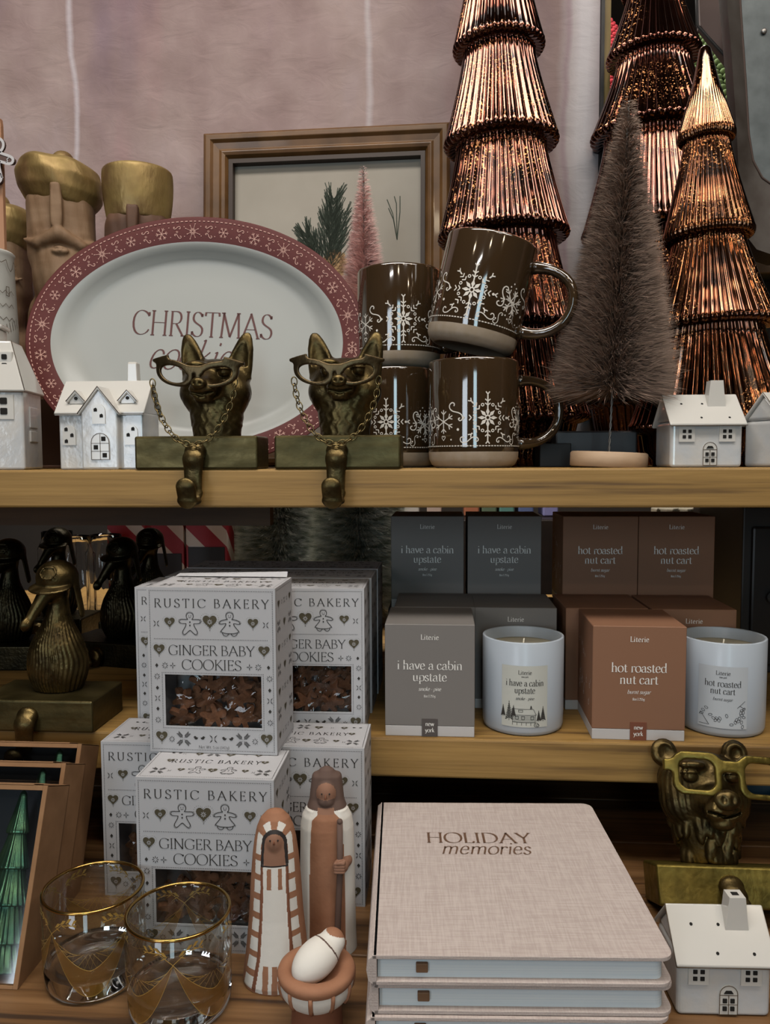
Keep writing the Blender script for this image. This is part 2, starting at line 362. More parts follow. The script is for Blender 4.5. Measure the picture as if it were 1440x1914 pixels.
class Ink:
    def __init__(s, seg=None): s.p = []; s.seg = seg
    def stroke(s, pts, w, closed=False, nib=None, mi=0):
        """ribbon along a polyline; nib=(thin, angle) gives the thick and thin of a broad pen"""
        pts = [Vector((p[0], p[1])) for p in pts]
        q = [pts[0]]
        for p in pts[1:]:
            if (p - q[-1]).length > 1e-7: q.append(p)
        if closed and (q[0] - q[-1]).length < 1e-7: q.pop()
        if s.seg:
            z = [q[0]]
            for p in q[1:] + ([q[0]] if closed else []):
                a = z[-1]; k = max(1, math.ceil((p - a).length / s.seg)); z += [a.lerp(p, t / k) for t in range(1, k + 1)]
            if closed: z.pop()
            q = z
        pts = q; n = len(pts)
        if n < 2: return s
        segs = []
        for i in range(n if closed else n - 1): segs.append((pts[(i + 1) % n] - pts[i]).normalized())
        L = []
        for i in range(n):
            a = segs[(i - 1) % len(segs)] if (closed or i > 0) else segs[0]
            b = segs[i % len(segs)] if (closed or i < n - 1) else segs[-1]
            sharp = a.dot(b) < 0.5
            if sharp and i not in (0, n - 1): L.append((pts[i], a, 1)); L.append((pts[i], b, 0)); continue
            t = (a + b)
            t = t.normalized() if t.length > 1e-6 else a
            k = 1 / max(.6, t.dot(a)); L.append((pts[i], t, k))
        def off(p, t, k):
            ww = w
            if nib: ww = max(nib[0], w * abs(t.x * math.sin(nib[1]) - t.y * math.cos(nib[1])))
            kk = k if k else 1
            nrm = Vector((-t.y, t.x)) * ww * .5 * kk
            return (p + nrm, p - nrm)
        E = [off(*l) for l in L]; m = len(E)
        for i in range(m if closed else m - 1):
            a, b = E[i], E[(i + 1) % m]
            s.p.append(([a[0], a[1], b[1], b[0]], mi))
        return s
    def poly(s, pts, mi=0):
        tri = tessellate_polygon([[Vector((x, y, 0)) for x, y in pts]])
        for t in tri: s.p.append(([Vector(pts[i][:2]) for i in t], mi))
        return s
    def disk(s, x, y, r, mi=0, n=8, ry=None):
        s.p.append(([Vector((x + r * math.cos(2 * PI * i / n), y + (ry or r) * math.sin(2 * PI * i / n))) for i in range(n)], mi)); return s
    def ring(s, x, y, r, w, mi=0, n=12):
        return s.stroke([(x + r * math.cos(2 * PI * i / n), y + r * math.sin(2 * PI * i / n)) for i in range(n)], w, True, mi=mi)
    def text(s, t, x, y, h, align='c', track=0.0, wt=.13, thin=.035, shear=0, mi=0, serif=.10, width=None, sx=1.0, feet=True):
        tw = sum(GL[c][0] + track for c in t) - track
        if width: sx = width / (tw * h)
        x0 = x - (tw * h * sx / 2 if align == 'c' else 0)
        for c in t:
            W, pa, sf = GL[c]
            for pl in (path(pa) if pa else []):
                s.stroke([(x0 + (px + shear * py) * h * sx, y + py * h) for px, py in pl], wt * h, nib=(thin * h, R(14)), mi=mi)
            if feet:
                for fx, fy in sf:
                    a = (x0 + (fx + shear * fy - serif) * h * sx, y + fy * h); b = (x0 + (fx + shear * fy + serif) * h * sx, y + fy * h)
                    s.stroke([a, b], max(thin, .04) * h, mi=mi)
            x0 += (W + track) * h * sx
        return s
    def sub(s, o, x=0, y=0, sc=1, rot=0, mi=None, sx=1):
        c, n = math.cos(rot), math.sin(rot)
        for p, m in o.p: s.p.append(([Vector((x + sc * sx * (c * q.x - n * q.y), y + sc * (n * q.x + c * q.y))) for q in p], m if mi is None else mi))
        return s
    def onto(s, mb, fn, base=0, maxlen=None):
        for p, m in s.p:
            mb.add([fn(q.x, q.y) for q in p], [tuple(range(len(p)))], base + m)
def arm(pts, k, w, **kw):
    i = Ink()
    for j in range(k):
        for pl in pts:
            a = 2 * PI * j / k
            i.stroke([(x * math.cos(a) - y * math.sin(a), x * math.sin(a) + y * math.cos(a)) for y, x in [(p[1], p[0]) for p in pl]], w)
    return i
def flake_big():
    i = Ink()
    for j in range(8):
        a = 2 * PI * j / 8 + PI / 2; c, s = math.cos(a), math.sin(a); T = lambda x, y: (x * c - y * s, x * s + y * c)
        i.stroke([T(.08, 0), T(1, 0)], .055)
        i.poly([T(.08, 0), T(.24, .075), T(.42, 0), T(.24, -.075)])
        for q in (.50, .66): i.stroke([T(q + .09, .11), T(q, 0), T(q + .09, -.11)], .045)
        i.stroke([T(1.05, .08), T(.94, 0), T(1.05, -.08)], .045)
        b = a + PI / 8; i.ring(.56 * math.cos(b), .56 * math.sin(b), .055, .035, n=8)
    i.ring(0, 0, .09, .05); return i
def flake_small():
    i = Ink()
    for j in range(6):
        a = 2 * PI * j / 6 + PI / 2; c, s = math.cos(a), math.sin(a); T = lambda x, y: (x * c - y * s, x * s + y * c)
        i.stroke([T(0, 0), T(1, 0)], .09); i.stroke([T(.86, .26), T(.60, 0), T(.86, -.26)], .08)
    return i
def flake_star():
    i = Ink()
    for j in range(8):
        a = 2 * PI * j / 8 + PI / 8; c, s = math.cos(a), math.sin(a)
        i.stroke([(.1 * c, .1 * s), ((1 if j % 2 else .8) * c, (1 if j % 2 else .8) * s)], .05); i.disk(c * (1 if j % 2 else .8), s * (1 if j % 2 else .8), .07)
        i.stroke([(.4 * math.cos(a - .3), .4 * math.sin(a - .3)), (.25 * c, .25 * s), (.4 * math.cos(a + .3), .4 * math.sin(a + .3))], .04)
    i.ring(0, 0, .22, .05, n=8); return i
def swirl(w=.09, flip=1):
    i = Ink()
    pts = [(-1 + .0, .0)]
    P = path('M-.62 .18 C-.66 .42 -.98 .38 -.98 .10 C-.98 -.30 -.50 -.34 -.2 -.08 C.05 .12 .28 .34 .60 .22 C.86 .1 .82 -.22 .60 -.2 C.48 -.18 .5 -.04 .58 -.03')[0]
    return i.stroke([(x, y * flip) for x, y in P], w)
def heartpts(n=24):
    o = []
    for k in range(n):
        t = 2 * PI * k / n
        o.append((16 * math.sin(t) ** 3 / 16, (13 * math.cos(t) - 5 * math.cos(2 * t) - 2 * math.cos(3 * t) - math.cos(4 * t) + 2) / 16))
    return o
def heart_badge():
    """dark heart with a light flower and a dotted halo (mi 0 ink, mi 1 paper)"""
    i = Ink(); H = heartpts(); i.poly([(x * .82, y * .82) for x, y in H])
    H2 = heartpts(34)
    for x, y in H2: i.disk(x * 1.04, y * 1.04, .035, n=5)
    return i
def heart_flower(k=8):
    i = Ink()
    for j in range(k):
        a = 2 * PI * j / k; c, s = math.cos(a), math.sin(a)
        i.p.append(([Vector((.06 * c, .06 * s)), Vector((.2 * c - .05 * s, .2 * s + .05 * c)), Vector((.34 * c, .34 * s)), Vector((.2 * c + .05 * s, .2 * s - .05 * c))], 0))
    return i
def star8(n=8, r0=.3, w=.2):
    i = Ink()
    for j in range(n):
        a = 2 * PI * j / n; c, s = math.cos(a), math.sin(a)
        i.p.append(([Vector((r0 * c, r0 * s)), Vector(((r0 + .35) * c - w * .6 * s, (r0 + .35) * s + w * .6 * c)), Vector((c, s)), Vector(((r0 + .35) * c + w * .6 * s, (r0 + .35) * s - w * .6 * c))], 0))
    return i
def xleaf():
    i = Ink()
    for j in range(4):
        a = PI / 4 + PI / 2 * j; c, s = math.cos(a), math.sin(a)
        T = lambda x, y: Vector((x * c - y * s, x * s + y * c))
        i.p.append(([T(.15, 0), T(.5, .10), T(1.0, 0), T(.5, -.10)], 0))
    i.p.append(([Vector((-.45, 0)), Vector((-.25, .06)), Vector((-.1, 0)), Vector((-.25, -.06))], 0)); i.p.append(([Vector((.45, 0)), Vector((.25, .06)), Vector((.1, 0)), Vector((.25, -.06))], 0))
    return i
def fern():
    i = Ink()
    for j in range(4):
        a = PI / 4 + PI / 2 * j; c, s = math.cos(a), math.sin(a)
        T = lambda x, y: Vector((x * c - y * s, x * s + y * c))
        i.stroke([T(.15, 0), T(1.1, 0)], .05)
        for k in range(5):
            q = .3 + k * .17
            for sg in (1, -1): i.p.append(([T(q, 0), T(q + .20, sg * .12), T(q + .30, sg * .30), T(q + .12, sg * .20)], 0))
    return i
def bird(f=1):
    i = Ink(); i.poly([(f * x, y) for x, y in [(-1, .5), (-.55, .1), (-.1, .25), (.2, .55), (.5, .6), (.75, .35), (1, .25), (.72, .15), (.5, -.35), (0, -.5), (-.4, -.3), (-.65, .15)]]); return i
def gingerman(skirt=False):
    if not skirt: P = path('M0 1 C.36 1 .40 .56 .18 .42 C.5 .36 .95 .5 .95 .24 C.95 .0 .55 .06 .34 .04 C.34 -.3 .8 -.6 .62 -.84 C.44 -1.04 .2 -.6 0 -.52')[0]
    else: P = path('M0 1 C.36 1 .40 .56 .18 .42 C.5 .36 .9 .3 .88 .1 C.84 -.08 .5 .1 .32 .06 C.36 -.2 .72 -.42 .78 -.62 C.4 -.78 .2 -.76 0 -.76')[0]
    Q = P + [(-x, y) for x, y in reversed(P[:-1])]
    i = Ink(); i.stroke(Q[:-1], .05, True); 
    L = 0
    for k in range(0, len(Q) - 1):
        a, b = Q[k], Q[k + 1]
        mx, my = (a[0] + b[0]) / 2, (a[1] + b[1]) / 2; i.disk(mx * 1.10, my * 1.08, .028, n=5)
    i.disk(-.1, .74, .035); i.disk(.1, .74, .035); i.stroke([(-.13, .64), (0, .56), (.13, .64)], .035)
    i.disk(0, .18, .07); i.disk(0, -.1, .07)
    if skirt:
        for f in (1, -1): i.stroke([(f * x, y) for x, y in path('M.12 -.76 C.12 -1.06 .62 -1.06 .64 -.70')[0]], .05)
    return i
def dotline(i, a, b, step, r):
    L = math.hypot(b[0] - a[0], b[1] - a[1]); n = max(1, int(L / step))
    for k in range(n + 1):
        t = k / n; x = a[0] + (b[0] - a[0]) * t; y = a[1] + (b[1] - a[1]) * t
        i.p.append(([Vector((x - r, y - r)), Vector((x + r, y - r)), Vector((x + r, y + r)), Vector((x - r, y + r))], 0))
def dotrect(i, x0, y0, x1, y1, step, r):
    dotline(i, (x0, y0), (x1, y0), step, r); dotline(i, (x0, y1), (x1, y1), step, r); dotline(i, (x0, y0), (x0, y1), step, r); dotline(i, (x1, y0), (x1, y1), step, r)
# ------------------------------------------------------------------ materials
M_ = {}
def film_mat(name, refl=0.18, tint=(1, 1, 1, 1), rough=0.05, bump=0.0, bscale=40):
    m = bpy.data.materials.new(name); m.use_nodes = True; nt = m.node_tree; N = nt.nodes; L = nt.links
    N.remove(N['Principled BSDF']); out = N['Material Output']
    t = N.new('ShaderNodeBsdfTransparent'); t.inputs[0].default_value = tint
    g = N.new('ShaderNodeBsdfGlossy'); g.inputs['Roughness'].default_value = rough
    mx = N.new('ShaderNodeMixShader'); lw = N.new('ShaderNodeLayerWeight'); lw.inputs[0].default_value = 0.25
    mr = N.new('ShaderNodeMapRange'); mr.inputs[3].default_value = refl * .35; mr.inputs[4].default_value = min(1, refl * 4)
    L.new(lw.outputs['Facing'], mr.inputs[0]); L.new(mr.outputs[0], mx.inputs[0]); L.new(t.outputs[0], mx.inputs[1]); L.new(g.outputs[0], mx.inputs[2]); L.new(mx.outputs[0], out.inputs[0])
    if bump:
        tc = N.new('ShaderNodeTexCoord'); n = N.new('ShaderNodeTexNoise'); n.inputs['Scale'].default_value = bscale; n.inputs['Distortion'].default_value = 1.5
        L.new(tc.outputs['Object'], n.inputs['Vector']); b = N.new('ShaderNodeBump'); b.inputs['Strength'].default_value = bump; b.inputs['Distance'].default_value = .01
        L.new(n.outputs['Fac'], b.inputs['Height']); L.new(b.outputs[0], g.inputs['Normal']); L.new(b.outputs[0], lw.inputs['Normal'])
    return m
WOODX = wood('sawn_pine', '#98763f', '#866633', '#5e4420', 1.0, 'X')
WOODT = wood('table_planks', '#7e5c3a', '#664728', '#382515', 1.0, 'X', .5)
PALEWOOD = mat('pale_turned_wood', '#b89c80', .6, var='#a88c70', vscale=20, vstretch=(1, 1, 6))
FRAMEW = mat('brown_frame_wood', '#6b4a28', .45, var='#523618', vscale=14, vstretch=(2, 2, 2), coat=.15)
FRAMED = mat('dark_frame_recess', '#33241a', .5)
PRINTP = mat('aged_print_paper', '#9c9488', .8, var='#8f877b', vscale=8)
CERW = mat('pearl_white_ceramic', '#c0bcb6', .14, coat=.6, var='#b4b6b8', vscale=40, bump=.22, bscale=110)
CERP = mat('smooth_white_glaze', '#c0bcb5', .16, coat=.5)
CERL = mat('brown_glaze_line', '#4a3c2c', .4)
HOLE_SHADE = mat('painted_hole_shade', '#14110e', .9)  # near-black patches painted in place of the shade inside small holes
PLW = mat('platter_white_glaze', '#9fa09c', .34, spec=.35)
PLR = mat('platter_oxblood_glaze', '#5a2d2b', .5, spec=.25)
PLP = mat('platter_pink_print', '#c89c8e', .5)
PLT = mat('platter_brown_letters', '#56302c', .5)
BRASS = mat('antique_brass', '#5f5030', .40, metal=.88, var='#3c311d', vscale=60, rvar=(.26, .5), bump=.22, bscale=260, bdetail=8)
BRASSD = mat('dark_brass', '#2e2819', .34, metal=.9, var='#1d190f', vscale=50, bump=.3, bscale=220)  # darker brass for the rear goose holders
BRASSB = mat('worn_brass_plate', '#574c2e', .42, metal=.8, var='#3e371f', vscale=22, vstretch=(1, 1, 3), rvar=(.3, .52), bump=.12, bscale=160)
BRASSC = mat('brass_chain_metal', '#746442', .3, metal=1.0)
BRASSG = mat('brass_spectacle_metal', '#62533a', .36, metal=.88, var='#473b28', vscale=60, bump=.2, bscale=200)
BRASSY = mat('bright_gilt_brass', '#857438', .42, metal=.85, var='#5c5024', vscale=60, rvar=(.3, .5), bump=.2, bscale=200)
MUG = mat('olive_brown_glaze', '#38291a', .07, coat=1.0, spec=.7, var='#302314', vscale=9)
MUGB = mat('unglazed_clay_foot', '#9c8d7c', .8, var='#94846f', vscale=120)
MUGI = mat('white_mug_print', '#cfc8be', .5)
INKD = mat('dark_brown_ink', '#2c2824', .7)
INKG = mat('olive_heart_ink', '#47402e', .7)
CART = mat('white_carton_board', '#aeadaf', .55, spec=.3)
CARTIN = mat('carton_inside', '#3f3832', .8)
COOK = mat('ginger_cookie', '#71492f', .85, var='#573620', vscale=160, bump=.4, bscale=500)
TAUPE = mat('taupe_carton', '#726d69', .6, spec=.3)
RUST = mat('terracotta_carton', '#805c46', .6, spec=.3)
BAND = mat('pale_carton_band', '#b2aeac', .6)
TAGT = mat('dark_taupe_patch', '#4c4542', .6)
TAGR = mat('dark_rust_patch', '#6e3f2c', .6)
PRW = mat('white_carton_print', '#dcd8d2', .5)
JARW = mat('matte_white_glass', '#a6adb5', .34, coat=.1)
LABEL = mat('cream_paper_label', '#b2b2aa', .7)
LABELB = mat('white_paper_label', '#aeb2b6', .7)
WAX = mat('cream_wax', '#b5ad96', .5)
WICK = mat('cotton_wick', '#e2dccb', .9)
def linen():
    m = mat('blush_linen', '#b2a49e', .88, spec=.2); nt = m.node_tree; N = nt.nodes; L = nt.links; b = N['Principled BSDF']; tc = N.new('ShaderNodeTexCoord'); o = []
    for st in ((1, .06, 1), (.06, 1, 1)):
        mp = N.new('ShaderNodeMapping'); mp.inputs['Scale'].default_value = st; L.new(tc.outputs['Object'], mp.inputs[0])
        n = N.new('ShaderNodeTexNoise'); n.inputs['Scale'].default_value = 900; n.inputs['Detail'].default_value = 3; L.new(mp.outputs[0], n.inputs['Vector']); o.append(n)
    a = N.new('ShaderNodeMath'); a.operation = 'ADD'; L.new(o[0].outputs['Fac'], a.inputs[0]); L.new(o[1].outputs['Fac'], a.inputs[1])
    r = N.new('ShaderNodeMapRange'); r.inputs[1].default_value = .8; r.inputs[2].default_value = 1.2; L.new(a.outputs[0], r.inputs[0])
    mx = N.new('ShaderNodeMix'); mx.data_type = 'RGBA'; mx.inputs[6].default_value = S('#a79a94'); mx.inputs[7].default_value = S('#b6aaa4'); L.new(r.outputs[0], mx.inputs[0]); L.new(mx.outputs[2], b.inputs['Base Color'])
    bp = N.new('ShaderNodeBump'); bp.inputs['Strength'].default_value = .3; bp.inputs['Distance'].default_value = .0006; L.new(a.outputs[0], bp.inputs['Height']); L.new(bp.outputs[0], b.inputs['Normal']); return m
LINEN = linen()
FOIL = mat('rose_gold_foil', '#8e6f5c', .35, metal=.7)
PAGES = mat('pale_page_block', '#d0d6d8', .75, var='#c0cad0', vscale=60, vstretch=(.05, 1, 30))
RIBB = mat('brown_ribbon', '#6d5038', .6)
KRAFT = mat('kraft_board', '#8c6a4c', .8, var='#7f5f43', vscale=40, spec=.2)
TERRA = mat('terracotta_clay', '#96694e', .8, var='#8b5f45', vscale=60, bump=.1, bscale=300)
TERRAD = mat('dark_terracotta_slip', '#774a34', .8)
TERRAM = mat('warm_clay_skin', '#85604c', .8)
CHALK = mat('chalk_white_slip', '#cfcac2', .75, bump=.08, bscale=200)
UMBER = mat('umber_slip', '#59453c', .8)
BLACKS = mat('black_hair_slip', '#26201e', .7)
CARVED = mat('carved_mango_wood', '#8b7056', .7, var='#75593f', vscale=18, vstretch=(1, 1, 3), bump=.5, bscale=130, bstretch=(1, 1, .25))
GILT = mat('gilded_wood', '#97804e', .5, metal=.5, var='#6c5232', vscale=22, rvar=(.36, .65), bump=.5, bscale=120, bstretch=(1, 1, .4))
BRIST = mat('brown_bristle', '#9c8576', .8, var='#7a675a', vscale=90, spec=.2)
BRISTP = mat('blush_bristle', '#e2bdb5', .8, var='#c9a099', vscale=90, spec=.2)
BRISTG = mat('frosted_green_bristle', '#46553f', .7, var='#dcded2', vscale=40, vstretch=(1, 1, 3.5))
WIRE = mat('twisted_wire', '#8a8580', .4, metal=.8)
GLASS = mat('clear_glass', '#ffffff', .0, trans=1.0, ior=1.28)
THIN = film_mat('thin_clear_glass', .12, tint=(.95, .96, .95, 1), rough=.02)
GOLD = mat('gold_rim', '#a5844a', .2, metal=1.0)
GOLDF = mat('gold_wash_on_glass', '#a87a30', .3, metal=.5, alpha=.42)
GOLDL = mat('gold_line_on_glass', '#c4a458', .35, metal=.6)
BLACK = mat('black_card', '#141211', .6)
DARKW = mat('dark_stained_wood', '#241a14', .5, var='#1b130e', vscale=20)
RED = mat('red_knit', '#8c1622', .95, var='#6a0e18', vscale=300)
GREENK = mat('green_knit', '#54683a', .95, var='#43542e', vscale=300)
FILM = film_mat('crinkled_cellophane', .09, bump=.6, bscale=26)
PANE = film_mat('acetate_window', .22, tint=(.86, .88, .9, 1))

def copper_mat(name, c1, c2, sp=.45):
    m = mat(name, c1, .10, metal=1.0, spec=.6, coat=.45)
    nt = m.node_tree; N = nt.nodes; L = nt.links; b = N['Principled BSDF']; tc = N.new('ShaderNodeTexCoord')
    n = N.new('ShaderNodeTexNoise'); n.inputs['Scale'].default_value = 9; L.new(tc.outputs['Object'], n.inputs['Vector'])
    r = N.new('ShaderNodeValToRGB'); r.color_ramp.elements[0].position = .38; r.color_ramp.elements[0].color = S(c1)
    r.color_ramp.elements[1].position = .62; r.color_ramp.elements[1].color = S(c2); L.new(n.outputs['Fac'], r.inputs[0])
    n2 = N.new('ShaderNodeTexNoise'); n2.inputs['Scale'].default_value = 420; n2.inputs['Detail'].default_value = 2; L.new(tc.outputs['Object'], n2.inputs['Vector'])
    r2 = N.new('ShaderNodeMapRange'); r2.inputs[1].default_value = .57; r2.inputs[2].default_value = .64; L.new(n2.outputs['Fac'], r2.inputs[0])
    n3 = N.new('ShaderNodeTexNoise'); n3.inputs['Scale'].default_value = 14; L.new(tc.outputs['Object'], n3.inputs['Vector'])
    r3 = N.new('ShaderNodeMapRange'); r3.inputs[1].default_value = .45; r3.inputs[2].default_value = .6; L.new(n3.outputs['Fac'], r3.inputs[0])
    mu = N.new('ShaderNodeMath'); mu.operation = 'MULTIPLY'; L.new(r2.outputs[0], mu.inputs[0]); L.new(r3.outputs[0], mu.inputs[1])
    mx = N.new('ShaderNodeMix'); mx.data_type = 'RGBA'; L.new(mu.outputs[0], mx.inputs[0]); L.new(r.outputs[0], mx.inputs[6]); mx.inputs[7].default_value = S('#c98e5c')
    L.new(mx.outputs[2], b.inputs['Base Color'])
    rr = N.new('ShaderNodeMapRange'); rr.inputs[3].default_value = .09; rr.inputs[4].default_value = sp; L.new(mu.outputs[0], rr.inputs[0]); L.new(rr.outputs[0], b.inputs['Roughness'])
    bp = N.new('ShaderNodeBump'); bp.inputs['Strength'].default_value = .9; bp.inputs['Distance'].default_value = .006; L.new(n3.outputs['Fac'], bp.inputs['Height']); L.new(bp.outputs[0], b.inputs['Normal'])
    return m
COPA = copper_mat('copper_mercury_glass', '#4e2c22', '#704234')
COPB = copper_mat('amber_copper_mercury_glass', '#5e3826', '#805438')
GREENG = mat('green_metallic_glass', '#2f5c4a', .2, metal=.8, var='#5a7c5a', vscale=60)

def plaster():
    m = mat('rose_limewash_plaster', '#8f7a78', .85)
    nt = m.node_tree; N = nt.nodes; L = nt.links; b = N['Principled BSDF']; tc = N.new('ShaderNodeTexCoord')
    def nz(sc, st, det=5, dist=0):
        mp = N.new('ShaderNodeMapping'); mp.inputs['Scale'].default_value = st; L.new(tc.outputs['Object'], mp.inputs[0])
        n = N.new('ShaderNodeTexNoise'); n.inputs['Scale'].default_value = sc; n.inputs['Detail'].default_value = det; n.inputs['Distortion'].default_value = dist
        L.new(mp.outputs[0], n.inputs['Vector']); return n
    def ramp(src, stops):
        r = N.new('ShaderNodeValToRGB')
        while len(r.color_ramp.elements) < len(stops): r.color_ramp.elements.new(.5)
        for e, (p, c) in zip(r.color_ramp.elements, stops): e.position = p; e.color = S(c)
        L.new(src, r.inputs[0]); return r
    a = ramp(nz(5, (1.3, 1, .55)).outputs['Fac'], [(.30, '#857076'), (.45, '#957f7c'), (.58, '#9f8b86'), (.75, '#a9989a')])
    c = nz(30, (.6, 1, .6), 8)
    mx = N.new('ShaderNodeMix'); mx.data_type = 'RGBA'; mx.blend_type = 'MULTIPLY'; mx.inputs[0].default_value = .5
    c2 = ramp(c.outputs['Fac'], [(.3, '#c6bcb8'), (.7, '#ffffff')]); L.new(a.outputs[0], mx.inputs[6]); L.new(c2.outputs[0], mx.inputs[7])
    # reddish wash in the middle band
    d = nz(3, (2.4, 1, .7)); dr = N.new('ShaderNodeMapRange'); dr.inputs[1].default_value = .56; dr.inputs[2].default_value = .72; dr.inputs[4].default_value = .45; L.new(d.outputs['Fac'], dr.inputs[0])
    m2 = N.new('ShaderNodeMix'); m2.data_type = 'RGBA'; L.new(dr.outputs[0], m2.inputs[0]); L.new(mx.outputs[2], m2.inputs[6]); m2.inputs[7].default_value = S('#9a6f70')
    # pale plaster seams at fixed places on the panel
    sx = N.new('ShaderNodeSeparateXYZ'); L.new(tc.outputs['Object'], sx.inputs[0])
    wob = nz(6, (1, 1, 1), 6); w1 = N.new('ShaderNodeMath'); w1.operation = 'MULTIPLY_ADD'; w1.inputs[1].default_value = .030; L.new(wob.outputs['Fac'], w1.inputs[0]); L.new(sx.outputs['X'], w1.inputs[2])
    cur = m2.outputs[2]
    for x0, hw, col, s in PLASTER_SEAMS:
        sb = N.new('ShaderNodeMath'); sb.operation = 'SUBTRACT'; L.new(w1.outputs[0], sb.inputs[0]); sb.inputs[1].default_value = x0 + .015
        ab = N.new('ShaderNodeMath'); ab.operation = 'ABSOLUTE'; L.new(sb.outputs[0], ab.inputs[0])
        r = N.new('ShaderNodeMapRange'); r.inputs[1].default_value = hw * .15; r.inputs[2].default_value = hw; r.inputs[3].default_value = s; r.inputs[4].default_value = 0
        L.new(ab.outputs[0], r.inputs[0]); q = N.new('ShaderNodeMix'); q.data_type = 'RGBA'; L.new(r.outputs[0], q.inputs[0]); L.new(cur, q.inputs[6]); q.inputs[7].default_value = S(col); cur = q.outputs[2]
    L.new(cur, b.inputs['Base Color'])
    bp = N.new('ShaderNodeBump'); bp.inputs['Strength'].default_value = .5; bp.inputs['Distance'].default_value = .004
    e = nz(40, (.65, 1, 1.1), 10, .9); L.new(e.outputs['Fac'], bp.inputs['Height']); L.new(bp.outputs[0], b.inputs['Normal'])
    return m
# ------------------------------------------------------------------ makers
SC_CK = .1165 / 695
CKW, CKH, CKD = .1165, .1490, .0665
def cookie_face():
    i = Ink(); h = Ink(); w = Ink()
    X = lambda p: (p - 347.5); Y = lambda p: (860 - p)
    dotrect(i, X(15), Y(845), X(680), Y(16), 9, 1.8)
    i.text('RUSTIC BAKERY', X(350), Y(102), 44, track=.24, width=622, wt=.12, thin=.045)
    hb = heart_badge(); hf = heart_flower(); s8 = star8(); s4 = star8(4, .05, .22); xl = xleaf(); fe = fern()
    g1 = gingerman(); g2 = gingerman(True)
    def heart(x, y, r): h.sub(hb, X(x), Y(y), r * 1.3); w.sub(hf, X(x), Y(y) , r * 1.3)
    i.sub(xl, X(50), Y(187), 24); i.sub(xl, X(643), Y(187), 24)
    heart(123, 180, 27); heart(342, 175, 36); heart(575, 180, 27)
    i.sub(g1, X(234), Y(188), 60); i.sub(g2, X(450), Y(186), 62)
    dotline(i, (X(38), Y(266)), (X(650), Y(266)), 9, 1.8)
    i.text('GINGER BABY', X(347), Y(348), 50, width=470, wt=.10, thin=.04, track=.0)
    heart(62, 322, 29); heart(632, 322, 29)
    i.text('COOKIES', X(347), Y(424), 52, width=328, wt=.10, thin=.04)
    dm = Ink().poly([(0, 1), (.8, 0), (0, -1), (-.8, 0)])
    for x, f in ((47, dm), (93, s8), (135, s4), (553, s4), (600, s8), (655, dm)): i.sub(f, X(x), Y(405), 11 if f is dm else 19)
    dotrect(i, X(76), Y(733), X(626), Y(442), 9, 1.8)
    for x in (48, 660):
        for y, f, r in ((463, s8, 18), (523, dm, 11), (578, xl, 23), (633, dm, 11), (692, s8, 18)): i.sub(f, X(x), Y(y), r)
    heart(66, 780, 30); heart(640, 780, 30)
    for x in (122, 577): i.sub(s8, X(x), Y(792), 18)
    for x in (187, 512): i.sub(fe, X(x), Y(788), 37)
    i.sub(bird(-1), X(256), Y(782), 17); i.sub(bird(1), X(290), Y(782), 17); i.sub(bird(-1), X(412), Y(782), 17); i.sub(bird(1), X(446), Y(782), 17)
    i.sub(xl, X(350), Y(785), 31)
    i.text('Net Wt. 5 oz (142g)', X(352), Y(836), 15, width=168, wt=.10, thin=.04, feet=False)
    return i, h, w
def cookie_top():
    i = Ink(); h = Ink(); w = Ink(); hb = heart_badge(); hf = heart_flower(); xl = xleaf(); fe = fern(); s8 = star8()
    dotrect(i, -335, 14, 335, 388, 9, 1.8)
    def heart(x, y, r): h.sub(hb, x, y, r); w.sub(hf, x, y, r)
    i.text('RUSTIC BAKERY', 0, 190, 42, track=.24, width=470, wt=.12, thin=.045)
    g1 = gingerman(); g2 = gingerman(True); i.sub(g1, -70, 100, 44); i.sub(g2, 95, 100, 44)
    for x, y, r in ((-150, 100, 22), (12, 100, 30), (180, 100, 22), (-245, 215, 24), (255, 215, 24), (-120, 310, 24), (50, 310, 30), (200, 310, 24)): heart(x, y, r)
    for x, y in ((-265, 85), (275, 85), (-40, 320)): i.sub(fe, x, y, 36)
    for x, y in ((-205, 85), (225, 85), (-200, 310), (130, 310)): i.sub(xl, x, y, 15)
    i.sub(bird(-1), -262, 320, 14); i.sub(bird(1), -228, 320, 14); i.sub(bird(-1), 258, 320, 14); i.sub(bird(1), 292, 320, 14)
    return i, h, w
def cookie_side():
    i = Ink(); h = Ink(); w = Ink(); hb = heart_badge(); fe = fern(); xl = xleaf(); s8 = star8()
    dotrect(i, 14, 16, 382, 845, 9, 1.8)
    for k in range(7):
        y = 80 + k * 115
        for x, f, r in ((70, fe, 32), (200, hb, 28), (330, fe, 32)) if k % 2 else ((70, hb, 26), (140, s8, 15), (200, xl, 26), (260, s8, 15), (330, hb, 26)):
            (h if f is hb else i).sub(f, x, y, r)
    return i, h, w
FACE, TOPF, SIDEF = cookie_face(), cookie_top(), cookie_side()
